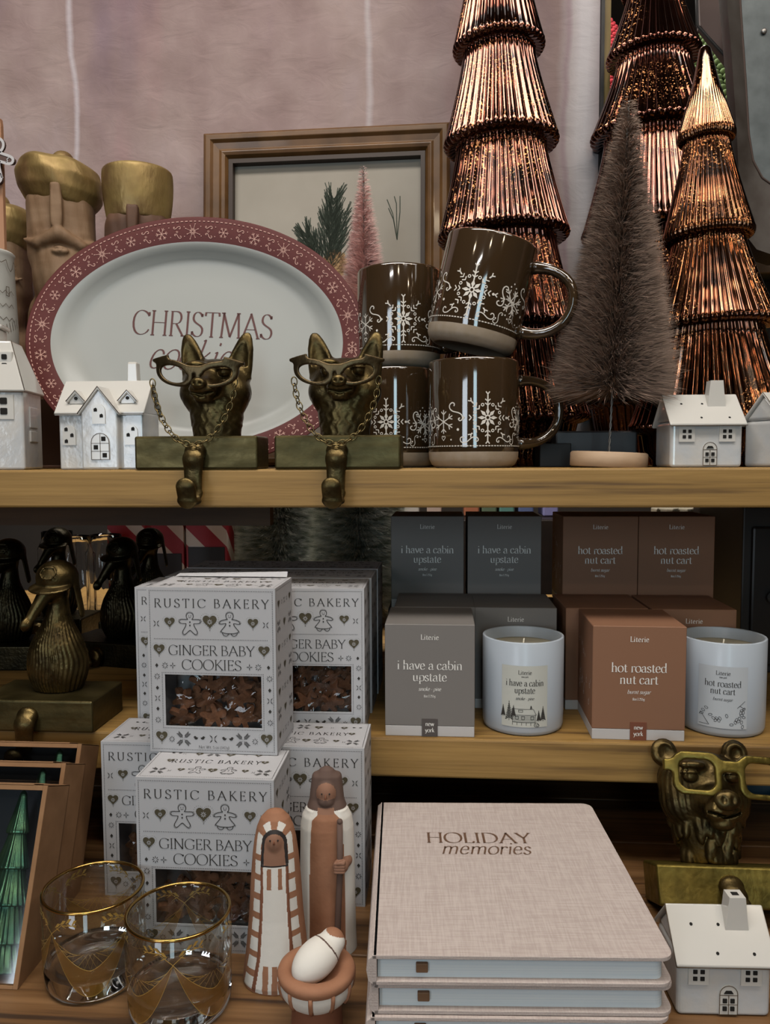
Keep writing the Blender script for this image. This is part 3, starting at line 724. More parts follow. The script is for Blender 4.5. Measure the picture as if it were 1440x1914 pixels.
def make_cookie_box(flap=False):
    W, H, D = CKW, CKH, CKD; t = .0006; sy = H / 860; b = MB()
    x0, x1 = -W / 2 + 90 * SC_CK, -W / 2 + 615 * SC_CK; z1, z0 = (860 - 452) * sy, (860 - 722) * sy
    b.box((-W / 2, 0, 0), (W / 2, t, z0)); b.box((-W / 2, 0, z1), (W / 2, t, H)); b.box((-W / 2, 0, z0), (x0, t, z1)); b.box((x1, 0, z0), (W / 2, t, z1))
    b.box((-W / 2, t, 0), (-W / 2 + t, D, H)); b.box((W / 2 - t, t, 0), (W / 2, D, H)); b.box((-W / 2 + t, D - t, 0), (W / 2 - t, D, H))
    b.box((-W / 2 + t, t, 0), (W / 2 - t, D - t, t)); b.box((-W / 2 + t, t, H - t), (W / 2 - t, D - t, H))
    for k, m in enumerate((1, 2, 0)):
        FACE[k].onto(b, lambda x, y: (x * SC_CK, -.0003 - (.0001 if k == 2 else 0), y * sy), m)
        TOPF[k].onto(b, lambda x, y: (x * SC_CK, y * SC_CK, H + .0003 + (.0001 if k == 2 else 0)), m)
        SIDEF[k].onto(b, lambda x, y: (W / 2 + .0003, x * SC_CK, y * sy), m)
    root = thing('cookie_box', 'x', 'cookie box')
    c = b.build('carton', [CART, INKD, INKG], root, recalc=False)
    f = MB(); nx, nz = 16, 10
    rr = random.Random(3)
    P = [[(x0 - .001 + (x1 - x0 + .002) * i / nx, t + .0010 + rr.uniform(0, .0009), z0 - .001 + (z1 - z0 + .002) * j / nz) for i in range(nx + 1)] for j in range(nz + 1)]
    vs = [p for r in P for p in r]
    f.add(vs, [(j * (nx + 1) + i, j * (nx + 1) + i + 1, (j + 1) * (nx + 1) + i + 1, (j + 1) * (nx + 1) + i) for j in range(nz) for i in range(nx)], 0, False)
    f.build('cellophane_window', FILM, root, recalc=False)
    return root, (x0, x1, z0, z1)
def make_cookie():
    P = []
    for x, y in path('M0 1 C.36 1 .40 .56 .18 .42 C.5 .36 .95 .5 .95 .24 C.95 .0 .55 .06 .34 .04 C.34 -.3 .8 -.6 .62 -.84 C.44 -1.04 .2 -.6 0 -.52')[0]: P.append((x, y))
    P = P + [(-x, y) for x, y in reversed(P[1:-1])]
    b = MB(); s = .0125; b.prism([(x * s, y * s) for x, y in P], -.0028, .0028, fn=lambda x, y, d: (x, d, y))
    return b.build('gingerbread_cookie', COOK, bevel=.0016, seg=3)

def serif_block(i, lines):
    for t, y, h, kw in lines: i.text(t, 0, y, h, **kw)
def make_candle_box(col, name1, name2, scent, tagm, label):
    W, H, D = .0894, .1135, .0894
    root = thing('candle_box', label, 'candle box')
    zb = H * .095
    b = MB(); b.box((-W / 2, 0, zb), (W / 2, D, H))
    i = Ink()
    i.text('Literie', 0, H * .865, .0052, wt=.14, thin=.05, track=.08)
    i.text(name1, 0, H * .60, .0092 , width=W * .73 if 'cabin' in name1 else W * .60, wt=.125, thin=.035)
    i.text(name2, 0, H * .497, .0092, width=W * .385 if 'upstate' in name2 else W * .415, wt=.125, thin=.035)
    i.text(scent, 0, H * .41, .0040, shear=.25, wt=.13, thin=.05, width=W * .25, feet=False)
    i.text('8oz | 255g', 0, H * .352, .0027, wt=.14, thin=.06, width=W * .13, feet=False)
    i.onto(b, lambda x, y: (x, -.0003, y), 1)
    # a little line drawing on the left side panel
    j = Ink(); rr = random.Random(5)
    for k in range(14):
        x = rr.uniform(.01, W - .01); y = rr.uniform(.35, 1.0) * H * .8; j.ring(x, y, rr.uniform(.0015, .003), .0003, n=8)
        j.stroke([(x, y), (x + rr.uniform(-.008, .008), y + rr.uniform(.004, .012))], .0003)
    j.onto(b, lambda x, y: (-W / 2 - .0003, x, y), 1)
    b.build('lid', [col, PRW], root, bevel=.0006, seg=1, recalc=False)
    b2 = MB(); b2.box((-W / 2 + .0002, .0002, 0), (W / 2 - .0002, D - .0002, zb)); b2.build('base_tray', BAND, root, bevel=.0005, seg=1)
    b3 = MB(); tw = W * .088; b3.box((-tw, -.0008, .0002), (tw, 0, H * .160))
    k = Ink(); k.text('new', 0, H * .098, .0045, wt=.14, thin=.05, feet=False); k.text('york', 0, H * .042, .0045, wt=.14, thin=.05, feet=False)
    k.onto(b3, lambda x, y: (x, -.0011, y), 1)
    b3.build('paper_seal', [tagm, PRW], root, recalc=False)
    return root
def make_candle(label, name1, name2, scent, art, lab):
    Rr, H = .0418, .095
    root = thing('jar_candle', label, 'candle'); b = MB()
    pr = [(0, 0), (Rr * .90, 0), (Rr * .965, .0015), (Rr * .99, .005), (Rr, .02), (Rr, H - .0008), (Rr - .0005, H), (Rr - .0022, H), (Rr - .0028, H - .001), (Rr - .0028, .012), (0, .012)]
    b.lathe(pr, 96); b.build('jar', JARW, root)
    w = MB(); w.lathe([(0, .0820), (Rr * .5, .0820), (Rr - .0045, .0822), (Rr - .003, .0832), (Rr - .003, .014), (0, .014)], 64); w.build('wax', WAX, root)
    k = MB(); k.tube([(.0, 0, .0815), (.0004, 0, .086), (.001, 0, .0905)], .0008, 6); k.build('wick', WICK, root)
    l = MB(); RR = Rr + .0003; a0 = -PI / 2; hw = .0235; n = 16
    F = lambda x, y, r=RR: (r * math.cos(a0 + x / Rr), r * math.sin(a0 + x / Rr), y)
    vs = []; 
    for q in range(n + 1):
        x = -hw + 2 * hw * q / n; vs += [F(x, .010), F(x, .072)]
    l.add(vs, [(2 * q, 2 * q + 2, 2 * q + 3, 2 * q + 1) for q in range(n)], 0, True)
    i = Ink(.003); i.text('Literie', 0, .0635, .0040, wt=.14, thin=.05, track=.06); i.text('new york', 0, .0605, .0016, wt=.16, thin=.1, feet=False)
    i.text(name1, 0, .0518, .0064, width=.038 if 'cabin' in name1 else .034, wt=.115, thin=.04); i.text(name2, 0, .0445, .0064, width=.0205 if 'upstate' in name2 else .023, wt=.115, thin=.04)
    i.text(scent, 0, .0378, .0031, shear=.25, wt=.13, thin=.05, width=.018, feet=False)
    i.sub(art, 0, 0)
    i.onto(l, lambda x, y: F(x, y, RR + .0002), 1)
    l.build('paper_label', [lab, INKD], root, recalc=False)
    return root
def art_cabin():
    i = Ink(.003); w = .0004
    def pine(x, y, h):
        i.stroke([(x, y), (x, y + h)], w * 1.4)
        for k in range(9):
            q = y + h * (.15 + .085 * k); r = h * .20 * (1 - k / 10)
            i.stroke([(x - r, q - r * .5), (x, q + r * .2), (x + r, q - r * .4)], w * 2.2)
    pine(-.0218, .0195, .012); pine(-.0155, .016, .020); pine(-.011, .020, .012); pine(.014, .016, .011); pine(.0185, .016, .015)
    i.stroke([(-.0125, .017), (-.0125, .0285), (.0085, .0285), (.0115, .0225), (-.009, .0225), (-.0125, .0285)], w); i.stroke([(.0105, .0225), (.0105, .015), (-.012, .015), (-.012, .0225)], w)
    for k in range(7): i.stroke([(-.012, .0155 + k * .001), (.0105, .0155 + k * .001)], w * .5)
    for x in (-.009, -.003, .006): i.stroke([(x, .018), (x + .0028, .018), (x + .0028, .0212), (x, .0212)], w, True)
    i.stroke([(.0055, .0285), (.0062, .032), (.007, .0285)], w * 2); i.stroke([(-.006, .0255), (-.002, .0255), (-.002, .0275), (-.006, .0275)], w, True)
    for k in range(6): i.stroke([(-.012 + k * .0045, .015), (-.012 + k * .0045, .012)], w)
    i.ring(.0115, .0125, .0022, w, n=8); i.ring(.013, .0118, .0016, w, n=7)
    return i
def art_nuts():
    i = Ink(.003); w = .0004; r = random.Random(2)
    for x, y in ((-.018, .026), (-.015, .029), (-.0195, .0225), (-.011, .0225), (-.008, .0195), (-.005, .0195), (-.002, .020), (-.006, .0175), (-.003, .0178), (.004, .023), (.012, .017), (.015, .018), (.018, .017), (.013, .0195), (.016, .021), (.018, .024), (.02, .022), (.0195, .027), (.017, .0265), (.02, .030), (.018, .029), (.0085, .0145), (.019, .0125)):
        a = r.uniform(0, 3); i.stroke([(x + .0018 * math.cos(t) * math.cos(a) - .0011 * math.sin(t) * math.sin(a), y + .0018 * math.cos(t) * math.sin(a) + .0011 * math.sin(t) * math.cos(a)) for t in [2 * PI * k / 9 for k in range(9)]], w, True)
    i.stroke([(-.022, .021), (-.0205, .024), (-.012, .0125), (-.022, .0125)], w); i.stroke([(-.019, .022), (-.013, .0135)], w); i.stroke([(.0135, .031), (.021, .038)], w); i.stroke([(.0135, .031), (.016, .0335), (.021, .030)], w)
    return i

def make_mug():
    Rr, H = .0470, .1105
    root = thing('stoneware_mug', 'x', 'mug'); b = MB()
    pr = [(0, .002), (Rr * .72, .002), (Rr * .76, 0), (Rr * .82, 0), (Rr * .93, .0035), (Rr * .985, .009), (Rr, .0165), (Rr + .0003, .0190), (Rr + .0005, .022), (Rr + .0004, .06), (Rr, H - .003), (Rr - .0004, H - .001), (Rr - .0016, H), (Rr - .0032, H - .0012), (Rr - .0038, H - .004), (Rr - .0040, .02), (Rr - .010, .009), (0, .008)]
    b.lathe(pr, 96, mis=[1] * 6 + [0] * 11)
    i = Ink(); fb, fs, sw, sw2 = flake_big(), flake_small(), swirl(.10), swirl(.10, -1)
    d = PI / 180 * Rr
    dm = lambda x, y, r: i.disk(x, y, r, n=7)
    for k in range(3):
        o = (112 * k - 12) * d
        X = lambda a: o + a * d
        i.sub(fb, X(15), .0500, .0245); i.sub(fs, X(-41), .0465, .0120)
        # tall curls either side of the small flake
        i.sub(sw, X(-58), .052, .0115, R(80)); i.sub(swirl(.10, 1), X(-23), .055, .0115, R(-52))
        i.sub(sw, X(-6), .0282, .0100, R(4)); i.sub(sw2, X(36), .0282, .0100, R(184), sx=1); i.sub(sw, X(-58), .0300, .0075, R(60))
        i.stroke([(X(-41) + .0022 * x, .0300 + .0026 * y) for x, y in heartpts(14)], .0006, True)
        dm(X(-21), .0385, .0014); dm(X(41), .0500, .0014); dm(X(-30), .0285, .0009); dm(X(50), .0285, .0009)
        for a, y in ((62, .062), (66, .0655), (70, .062), (62, .034), (66, .031), (70, .034)): dm(X(a), y, .0009)
        i.sub(fs, X(66), .0485, .0125, PI / 6)
    n = 96
    for k in range(n):
        a0 = 2 * PI * Rr * k / n; a1 = a0 + 2 * PI * Rr / n * .68
        i.stroke([(a0, .0222), ((a0 + a1) / 2, .0222), (a1, .0222)], .0010)
    i.onto(b, lambda x, y: ((Rr + .0008) * math.cos(-PI / 2 + x / Rr), (Rr + .0008) * math.sin(-PI / 2 + x / Rr), y), 2)
    b.build('cup', [MUG, MUGB, MUGI], root, recalc=False)
    h = MB(); P = bez((Rr - .001, .0905), (Rr + .016, .094), (Rr + .046, .090), (Rr + .047, .060), 10) + bez((Rr + .047, .060), (Rr + .047, .036), (Rr + .026, .022), (Rr - .001, .0255), 10)
    P = [(Rr - .001, .0905)] + P
    h.tube([(x, 0, z) for x, z in P], [.0082, .0072, .0064, .006, .006, .006, .006, .006, .006, .006, .006, .006, .006, .006, .006, .006, .006, .0062, .0066, .0074, .0086], 16, flat=.85)
    h.build('handle', MUG, root)
    return root

def make_platter():
    A, B = .1965, .1440       # half width, half height of the oval
    root = thing('oval_platter', 'white oval platter with dark red snowflake rim and lettering, leaning behind the cottages', 'platter')
    b = MB(); n = 144
    # fraction of the radius -> height of the surface (towards -y is the front)
    prof = [(0.0, .0), (.55, .0), (.70, -.0008), (.755, -.0030), (.80, -.0100), (.835, -.0140), (.86, -.0155), (1.0, -.0215), (1.006, -.0212), (1.0, -.0185), (.86, -.0120), (.79, -.004), (.74, .003), (0, .003)]
    RW = .026
    def P(fr, a):
        if fr > .80: # rim keeps an even breadth
            k = (fr - .86) / .14; ra = (A - RW) + RW * k; rb = (B - RW) + RW * k
            if k < 0: ra = (A - RW) * fr / .86; rb = (B - RW) * fr / .86
        else: ra = (A - RW) * fr / .86; rb = (B - RW) * fr / .86
        return ra * math.cos(a), rb * math.sin(a)
    vs = []; 
    for q in range(n):
        a = 2 * PI * q / n
        for fr, y in prof: x, z = P(fr, a); vs.append((x, y, z))
    k = len(prof); o = len(b.v); b.v += vs
    for j in range(k - 1):
        for q in range(n):
            b.f.append([q * k + j, ((q + 1) % n) * k + j, ((q + 1) % n) * k + j + 1, q * k + j + 1]); b.m.append(1 if 6 <= j <= 9 else 0); b.s.append(True)
    i = Ink(); i.stroke([((A - .0035) * math.cos(2 * PI * q / 400), (B - .0035) * math.sin(2 * PI * q / 400)) for q in range(1)] or [(0, 0)], .001)
    # dashes along the outer edge
    L = 0; N = 1600; last = None; on = []
    for q in range(N + 1):
        a = 2 * PI * q / N; p = ((A - .0040) * math.cos(a), (B - .0040) * math.sin(a))
        if last: L += math.dist(last, p)
        last = p
        if (L % .0052) < .0034: on.append(p)
        elif on:
            if len(on) > 1: i.stroke(on, .0009)
            on = []
    # ornaments at even arc length round the rim
    tot = L; cnt = 54; acc = 0; last = None; nxt = 0; spots = []
    for q in range(N + 1):
        a = 2 * PI * q / N; p = ((A - .0150) * math.cos(a), (B - .0150) * math.sin(a))
        if last: acc += math.dist(last, p)
        last = p
        if acc >= nxt and len(spots) < cnt:
            nrm = Vector((p[0] / A / A, p[1] / B / B)).normalized(); spots.append((p, math.atan2(nrm.y, nrm.x))); nxt += tot * .945 / cnt
    fs, st = flake_small(), flake_star()
    for q, (p, an) in enumerate(spots):
        t = Vector((-math.sin(an), math.cos(an))); nn = Vector((math.cos(an), math.sin(an)))
        if q % 2 == 0:
            f, r = ((fs, .0060), (st, .0088), (fs, .0070))[(q // 2) % 3]; i.sub(f, p[0], p[1], r, an)
            for sg in (1, -1):
                for u, v in ((.0098, .0052), (.0098, -.0052)): i.disk(p[0] + t.x * u * sg + nn.x * v, p[1] + t.y * u * sg + nn.y * v, .0006, n=6)
        else:
            i.sub(swirl(.14), p[0] + nn.x * .0048, p[1] + nn.y * .0048, .0046, an + PI / 2); i.sub(swirl(.14, -1), p[0] - nn.x * .0042, p[1] - nn.y * .0042, .0046, an + R(60))
            i.stroke([(p[0] + .0012 * x, p[1] + .0012 * y) for x, y in heartpts(8)], .0004, True)
    def rim(x, y):
        a = math.atan2(y / B, x / A); rr = math.hypot(x, y); e = math.hypot(A * math.cos(a), B * math.sin(a)); e0 = math.hypot((A - RW) * math.cos(a), (B - RW) * math.sin(a))
        k = (rr - e0) / max(1e-6, e - e0); return (x, -.0155 - .006 * k - .0005, y)
    i.onto(b, rim, 2)
    b.build('dish', [PLW, PLR, PLP], root, recalc=False)
    t = Ink(); t.text('CHRISTMAS', .002, .0105, .0290, width=.168, wt=.085, thin=.022, serif=.09)
    t.text('cookies', -.004, -.0290, .0350, width=.112, shear=.32, wt=.07, thin=.03, feet=False)
    bb = MB(); t.onto(bb, lambda x, y: (x, -.0004, y)); bb.build('lettering', PLT, root, recalc=False)
    return root

def panes(b, x, z, w, h, yf, mi, r=.0006, nx=2, nz=2, gap=.28):
    """dark patches painted for the shade inside little square openings of a window plate"""
    cw = w / nx; ch = h / nz
    for i in range(nx):
        for j in range(nz):
            cx = x - w / 2 + cw * (i + .5); cz = z - h / 2 + ch * (j + .5); a = cw * (.5 - gap / 2); c = ch * (.5 - gap / 2)
            P = []
            for sx, sz, a0 in ((1, 1, 0), (-1, 1, 90), (-1, -1, 180), (1, -1, 270)):
                for q in range(4): P.append((cx + sx * (a - r) + r * math.cos(R(a0 + 30 * q)), cz + sz * (c - r) + r * math.sin(R(a0 + 30 * q))))
            b.prism(P, yf - .0004, yf + .0004, mi, fn=lambda X, Z, d: (X, d, Z))
def arch(x, z, w, h, n=8):
    return [(x - w / 2, z), (x + w / 2, z)] + [(x + w / 2 * math.cos(PI * q / n), z + h - w / 2 + w / 2 * math.sin(PI * q / n)) for q in range(n + 1)]
def make_cottage(label):
    """small white ceramic cottage: body, roof, chimney"""
    root = thing('ceramic_cottage', label, 'ceramic house')
    W, D, H, RH = .068, .048, .0445, .072
    b = MB(); b.prism([(-W / 2, 0), (W / 2, 0), (W / 2, H), (-W / 2, H)], -D / 2, D / 2, fn=lambda x, z, d: (x, d, z))
    b.prism([(-D / 2, H), (D / 2, H), (0, RH - .003)], -W / 2, W / 2, fn=lambda y, z, d: (d, y, z))
    b.build('walls', CERW, root, bevel=.0036, seg=4)
    yf = -D / 2
    for sx in (-1, 1):
        w = MB(); w.box((sx * .0190 - .0075, yf - .0012, .0245), (sx * .0190 + .0075, yf + .002, .0395)); panes(w, sx * .0190, .032, .0105, .0105, yf - .0012, 1, .0003, gap=.4); w.build('window', [CERP, HOLE_SHADE], root, bevel=.0004)
    d = MB(); d.prism(arch(.003, .002, .0135, .0225), yf - .0010, yf + .002, 0, fn=lambda x, z, q: (x, q, z))
    I = Ink(); I.stroke(arch(.003, .0022, .0130, .0220), .0005, True); I.stroke([(-.0035, .0170), (.0095, .0170)], .0005); I.stroke([(.003, .0022), (.003, .0168)], .0005); I.stroke([(-.0035, .0098), (.0095, .0098)], .0004)
    I.onto(d, lambda x, z: (x, yf - .0013, z), 2)
    panes(d, .003, .0098, .011, .012, yf - .0012, 1, .0002, gap=.45); d.prism([(-.0005, .0182), (.0065, .0182), (.005, .0205), (.001, .0205)], yf - .0015, yf, 1, fn=lambda x, z, q: (x, q, z))
    d.build('door', [CERP, HOLE_SHADE, CERL], root, recalc=False)
    r = MB(); ov = .0025; t = .003; Y0 = D / 2 + .005
    sl = [(-Y0, H - .003), (0, RH), (Y0, H - .003), (Y0 - .001, H - .0055), (0, RH - .0035), (-Y0 + .001, H - .0055)]
    r.prism(sl, -W / 2 - ov, W / 2 + ov, fn=lambda y, z, q: (q, y, z))
    ro = r.build('roof', [CERP], root, bevel=.0022, seg=4)
    h = MB(); nrm = Vector((0, -(RH - H + .003), Y0)).normalized()
    for x, f in ((-.020, .34), (.000, .34), (-.005, .80), (.0215, .80)):
        p = Vector((x, -Y0 * f, RH + (H - .003 - RH) * f)) + nrm * .0002
        q = nrm.to_track_quat('Z', 'Y').to_matrix().to_4x4(); q.translation = p
        h.add([(.0012 * math.cos(a * PI / 5), .0012 * math.sin(a * PI / 5), 0) for a in range(10)], [tuple(range(10))], 0, False, q)
    h.tube([(-W / 2 - ov, -Y0 + .0002, H - .0045), (W / 2 + ov, -Y0 + .0002, H - .0045)], .00035, 6, 1); h.tube([(-W / 2 - ov, -Y0, H - .004), (-W / 2 - ov, 0, RH)], .00035, 6, 1)
    h.build('roof_edging', [HOLE_SHADE, CERL], ro)
    c = MB(); cx = .0130; c.prism([(cx - .0088, RH - .015), (cx + .0088, RH - .015), (cx + .0060, RH + .012), (cx - .0060, RH + .012)], -.0125, -.001, fn=lambda x, z, q: (x, q, z))
    c.box((cx - .0026, -.0090, RH + .0118), (cx + .0026, -.0045, RH + .0122), 1)
    c.build('chimney', [CERP, HOLE_SHADE], root, bevel=.0022, seg=3)
    return root
def make_gabled(label):
    root = thing('ceramic_cottage', label, 'ceramic house')
    W, D, H, RH = .0880, .046, .0640, .0925; k = MB(); fn = lambda x, z, q: (x, q, z)
    k.box((-W / 2, -D / 2, 0), (W / 2, D / 2, H - .006)); k.prism([(-.017, 0), (.021, 0), (.021, .058), (.002, .082), (-.017, .058)], -D / 2 - .008, D / 2 - .01, fn=fn)
    k.prism([(-D / 2, H - .008), (D / 2, H - .008), (0, RH - .003)], -W / 2, W / 2, fn=lambda y, z, q: (q, y, z))
    k.build('walls', CERW, root, bevel=.0020, seg=3)
    yf = -D / 2; yg = yf - .008
    for (x, z, y), hs in (((-.033, .034, yf), ((-.036, .041), (-.030, .035), (-.036, .029))), ((.032, .034, yf), ((.034, .041), (.029, .035))), ((.002, .055, yg), ((-.001, .060), (.005, .054)))):
      v = MB(); v.prism(arch(x, z - .009, .0135, .020), y - .0010, y + .002, 0, fn=fn)
      for x, z in hs: v.prism([(x - .0017, z - .0017), (x + .0017, z - .0017), (x + .0017, z + .001), (x + .0005, z + .0022), (x - .0017, z + .0012)], y - .0013, y - .0005, 1, fn=fn)
      v.build('window', [CERP, HOLE_SHADE], root)
    d = MB(); d.prism(arch(.003, .010, .019, .027), yg - .0010, yg + .002, 0, fn=fn); I = Ink(); I.stroke(arch(.003, .0102, .0185, .0265), .0006, True); I.stroke([(.003, .0102), (.003, .036)], .0005)
    for z in (.0185, .0265): I.stroke([(-.006, z), (.012, z)], .0005)
    I.onto(d, lambda x, z: (x, yg - .0013, z), 1)
    for x, z in ((.0065, .031), (-.0015, .0225), (.0075, .0145)): d.box((x - .0022, yg - .0014, z - .0022), (x + .0022, yg - .0006, z + .0022), 2)
    d.build('door', [CERP, CERL, HOLE_SHADE], root, recalc=False)
    r = MB(); Y0 = D / 2 + .004; ov = .003
    r.prism([(-Y0, H - .006), (0, RH), (Y0, H - .006), (Y0, H - .0095), (0, RH - .0035), (-Y0, H - .0095)], -W / 2 - ov, W / 2 + ov, fn=lambda y, z, q: (q, y, z))
    # cross gable and dormers
    def gable(cx, hw, z0, z1, y0, y1, t=.003): r.prism([(cx - hw, z0), (cx, z1), (cx + hw, z0), (cx + hw - .0008, z0 - t), (cx, z1 - t * 1.4), (cx - hw + .0008, z0 - t)], y0, y1, fn=fn)
    gable(.002, .0215, .057, .0840, yg - .002, .002)
    for cx in (-.026, .028): gable(cx, .0100, .0700, .0810, yf + .000, .002); r.prism([(cx - .0075, .067), (cx + .0075, .067), (cx + .0075, .070), (cx, .079), (cx - .0075, .070)], yf + .002, .002, fn=fn)
    r.build('roof', CERP, root, bevel=.0012, seg=3)
    e = MB()
    for cx in (-.026, .028): e.prism([(cx + .0017 * math.cos(q * PI / 6), .0725 + .0017 * math.sin(q * PI / 6)) for q in range(12)], yf + .001, yf + .004, 0, fn=fn)
    for pts in ([(-W / 2 - ov, -Y0, H - .0075), (-.0195, -Y0, H - .0075)], [(.0235, -Y0, H - .0075), (W / 2 + ov, -Y0, H - .0075)], [(-.0195, yg - .0022, .0565), (.002, yg - .0022, .0835), (.0235, yg - .0022, .0565)],
                [(-.036, yf - .0002, .0695), (-.026, yf - .0002, .0805), (-.016, yf - .0002, .0695)], [(.018, yf - .0002, .0695), (.028, yf - .0002, .0805), (.038, yf - .0002, .0695)]): e.tube(pts, .0004, 6, 1)
    e.build('roof_edging', [HOLE_SHADE, CERL], root)
    c = MB(); c.prism([(.018, RH - .010), (.0300, RH - .010), (.0290, RH + .0195), (.0190, RH + .0195)], .002, .012, fn=fn); c.build('chimney', CERP, root, bevel=.0022, seg=3)
    return root
def make_tallhouse(label):
    root = thing('ceramic_townhouse', label, 'ceramic house')
    W, D, H = .0860, .060, .0830; fn = lambda x, z, q: (x, q, z)
    k = MB(); k.box((-W / 2, -D / 2, 0), (W / 2, D / 2, H)); k.build('walls', CERW, root, bevel=.0025, seg=3)
    r = MB(); a, b_ = W / 2 + .003, D / 2 + .003; c, d = W / 2 - .014, D / 2 - .014; z0, z1 = H - .003, .134
    r.add([(-a, -b_, z0), (a, -b_, z0), (a, b_, z0), (-a, b_, z0), (-c, -d, z1), (c, -d, z1), (c, d, z1), (-c, d, z1), (-a, -b_, z0 + .002), (a, -b_, z0 + .002), (a, b_, z0 + .002), (-a, b_, z0 + .002)],
          [(3, 2, 1, 0), (4, 5, 6, 7), (0, 1, 9, 8), (1, 2, 10, 9), (2, 3, 11, 10), (3, 0, 8, 11), (8, 9, 5, 4), (9, 10, 6, 5), (10, 11, 7, 6), (11, 8, 4, 7)])
    r.box((.006, -d - .0075, .100), (.032, -d, .123)); ro = r.build('roof', CERP, root, bevel=.0022, seg=3)
    w = MB(); M2 = Matrix.Translation((0, 0, 0))
    panes(w, .0195, .112, .018, .018, -d - .0078, 0, .0010, gap=.42); w.tube([(-a, -b_ - .0002, z0), (a, -b_ - .0002, z0)], .0004, 6, 1); w.tube([(a, -b_, z0 + .002), (c, -d, z1)], .0004, 6, 1)
    w.build('roof_window', [HOLE_SHADE, CERL], ro)
    v = MB(); yf = -D / 2; v.box((-.006 + .012, yf - .001, .052), (.034, yf + .001, .077)); panes(v, .019, .0655, .0215, .021, yf - .0012, 1, .0010, gap=.36); v.build('window', [CERP, HOLE_SHADE], root, bevel=.0004)
    e = MB(); e.prism(arch(-.010, .007, .024, .045), yf - .001, yf + .002, 0, fn=fn); I = Ink(); I.stroke(arch(-.010, .0073, .0235, .0445), .0007, True)
    for z in (.018, .030, .040): I.stroke([(-.022, z), (.002, z)], .0006)
    I.onto(e, lambda x, z: (x, yf - .0013, z), 2); e.box((-.0045, yf - .0014, .0225), (.000, yf - .0008, .0285), 1); e.build('door', [CERP, HOLE_SHADE, CERL], root, recalc=False)
    g = MB(); g.box((-.024, -.012, z1 - .003), (.016, .012, z1 + .013)); g.box((-.028, -.014, z1 + .013), (.019, .014, z1 + .0175)); g.box((-.016, -.008, z1 + .017), (.007, .008, z1 + .0215)); g.build('chimney', CERP, root, bevel=.0018, seg=3)
    s = MB()
    for z in (.035, .05, .06): s.box((W / 2 - .001, -.012, z - .006), (W / 2 + .0012, .012, z + .006))
    s.build('side_window', CERW, root, bevel=.0008)
    return root

# --- brass stocking holders
def block_and_hook(root, W=.1245, H=.033, D=.050, m=None, hookx=0.0, hook_z=-.031):
    m = m or BRASSB
    b = MB(); b.box((-W / 2, 0, 0), (W / 2, D, H)); b.build('base_block', m, root, bevel=.0022, seg=3)
    z = hook_z
    f = lambda P: su(.004, cone(P, (hookx, -.001, .017), (hookx, -.0085, .010), .0100, .0085, (1.1, .7, 1)), cone(P, (hookx, -.0085, .010), (hookx - .0005, -.0080, z + .008), .0082, .0072, (1.2, .45, 1)),
                 cone(P, (hookx - .0005, -.0080, z + .008), (hookx - .001, -.0125, z), .0072, .0075, (1.15, .45, .45)), cone(P, (hookx - .001, -.0125, z), (hookx - .002, -.0215, z + .001), .0078, .0080, (1.15, .5, .45)), cone(P, (hookx - .002, -.0215, z + .001), (hookx - .0025, -.0255, z + .015), .0082, .0084, (1.15, .42, 1)))
    sculpt('hook', f, (hookx - .018, -.034, z - .012), (hookx + .018, .012, .034), .0009, BRASS, root)
def chain(name, root, P0, P1, sag, n, m, yb=0.0, r=.0022, wr=.00062):
    b = MB(); P0 = Vector(P0); P1 = Vector(P1); pts = []
    for k in range(n + 1):
        t = k / n; u = 2 * t - 1; p = P0.lerp(P1, t)
        # a U with steep sides, bulging forward
        p = p + Vector((0, -yb * (1 - u ** 2), -sag * (1 - u * u) ** .62))
        pts.append(p)
    # even spacing along the curve
    D = [0]
    for k in range(n): D.append(D[-1] + (pts[k + 1] - pts[k]).length)
    tot = D[-1]; N = int(tot / .0060); ev = []
    for k in range(N + 1):
        d = tot * k / N; j = max(i for i in range(len(D)) if D[i] <= d + 1e-9); j = min(j, n - 1); s = (d - D[j]) / max(1e-9, D[j + 1] - D[j]); ev.append(pts[j].lerp(pts[j + 1], s))
    for k in range(N):
        a, c = ev[k], ev[k + 1]; t = (c - a).normalized(); mid = (a + c) / 2; side = t.cross(Vector((0, 1, 0))).normalized(); fr = side.cross(t)
        x = side if k % 2 == 0 else (side * .35 + fr * .94).normalized()
        b.tube([mid + t * (.0044 * math.cos(q)) + x * (.0028 * math.sin(q)) for q in [2 * PI * w / 14 for w in range(14)]], wr, 6, closed=True)
    return b.build(name, m, root, recalc=False)
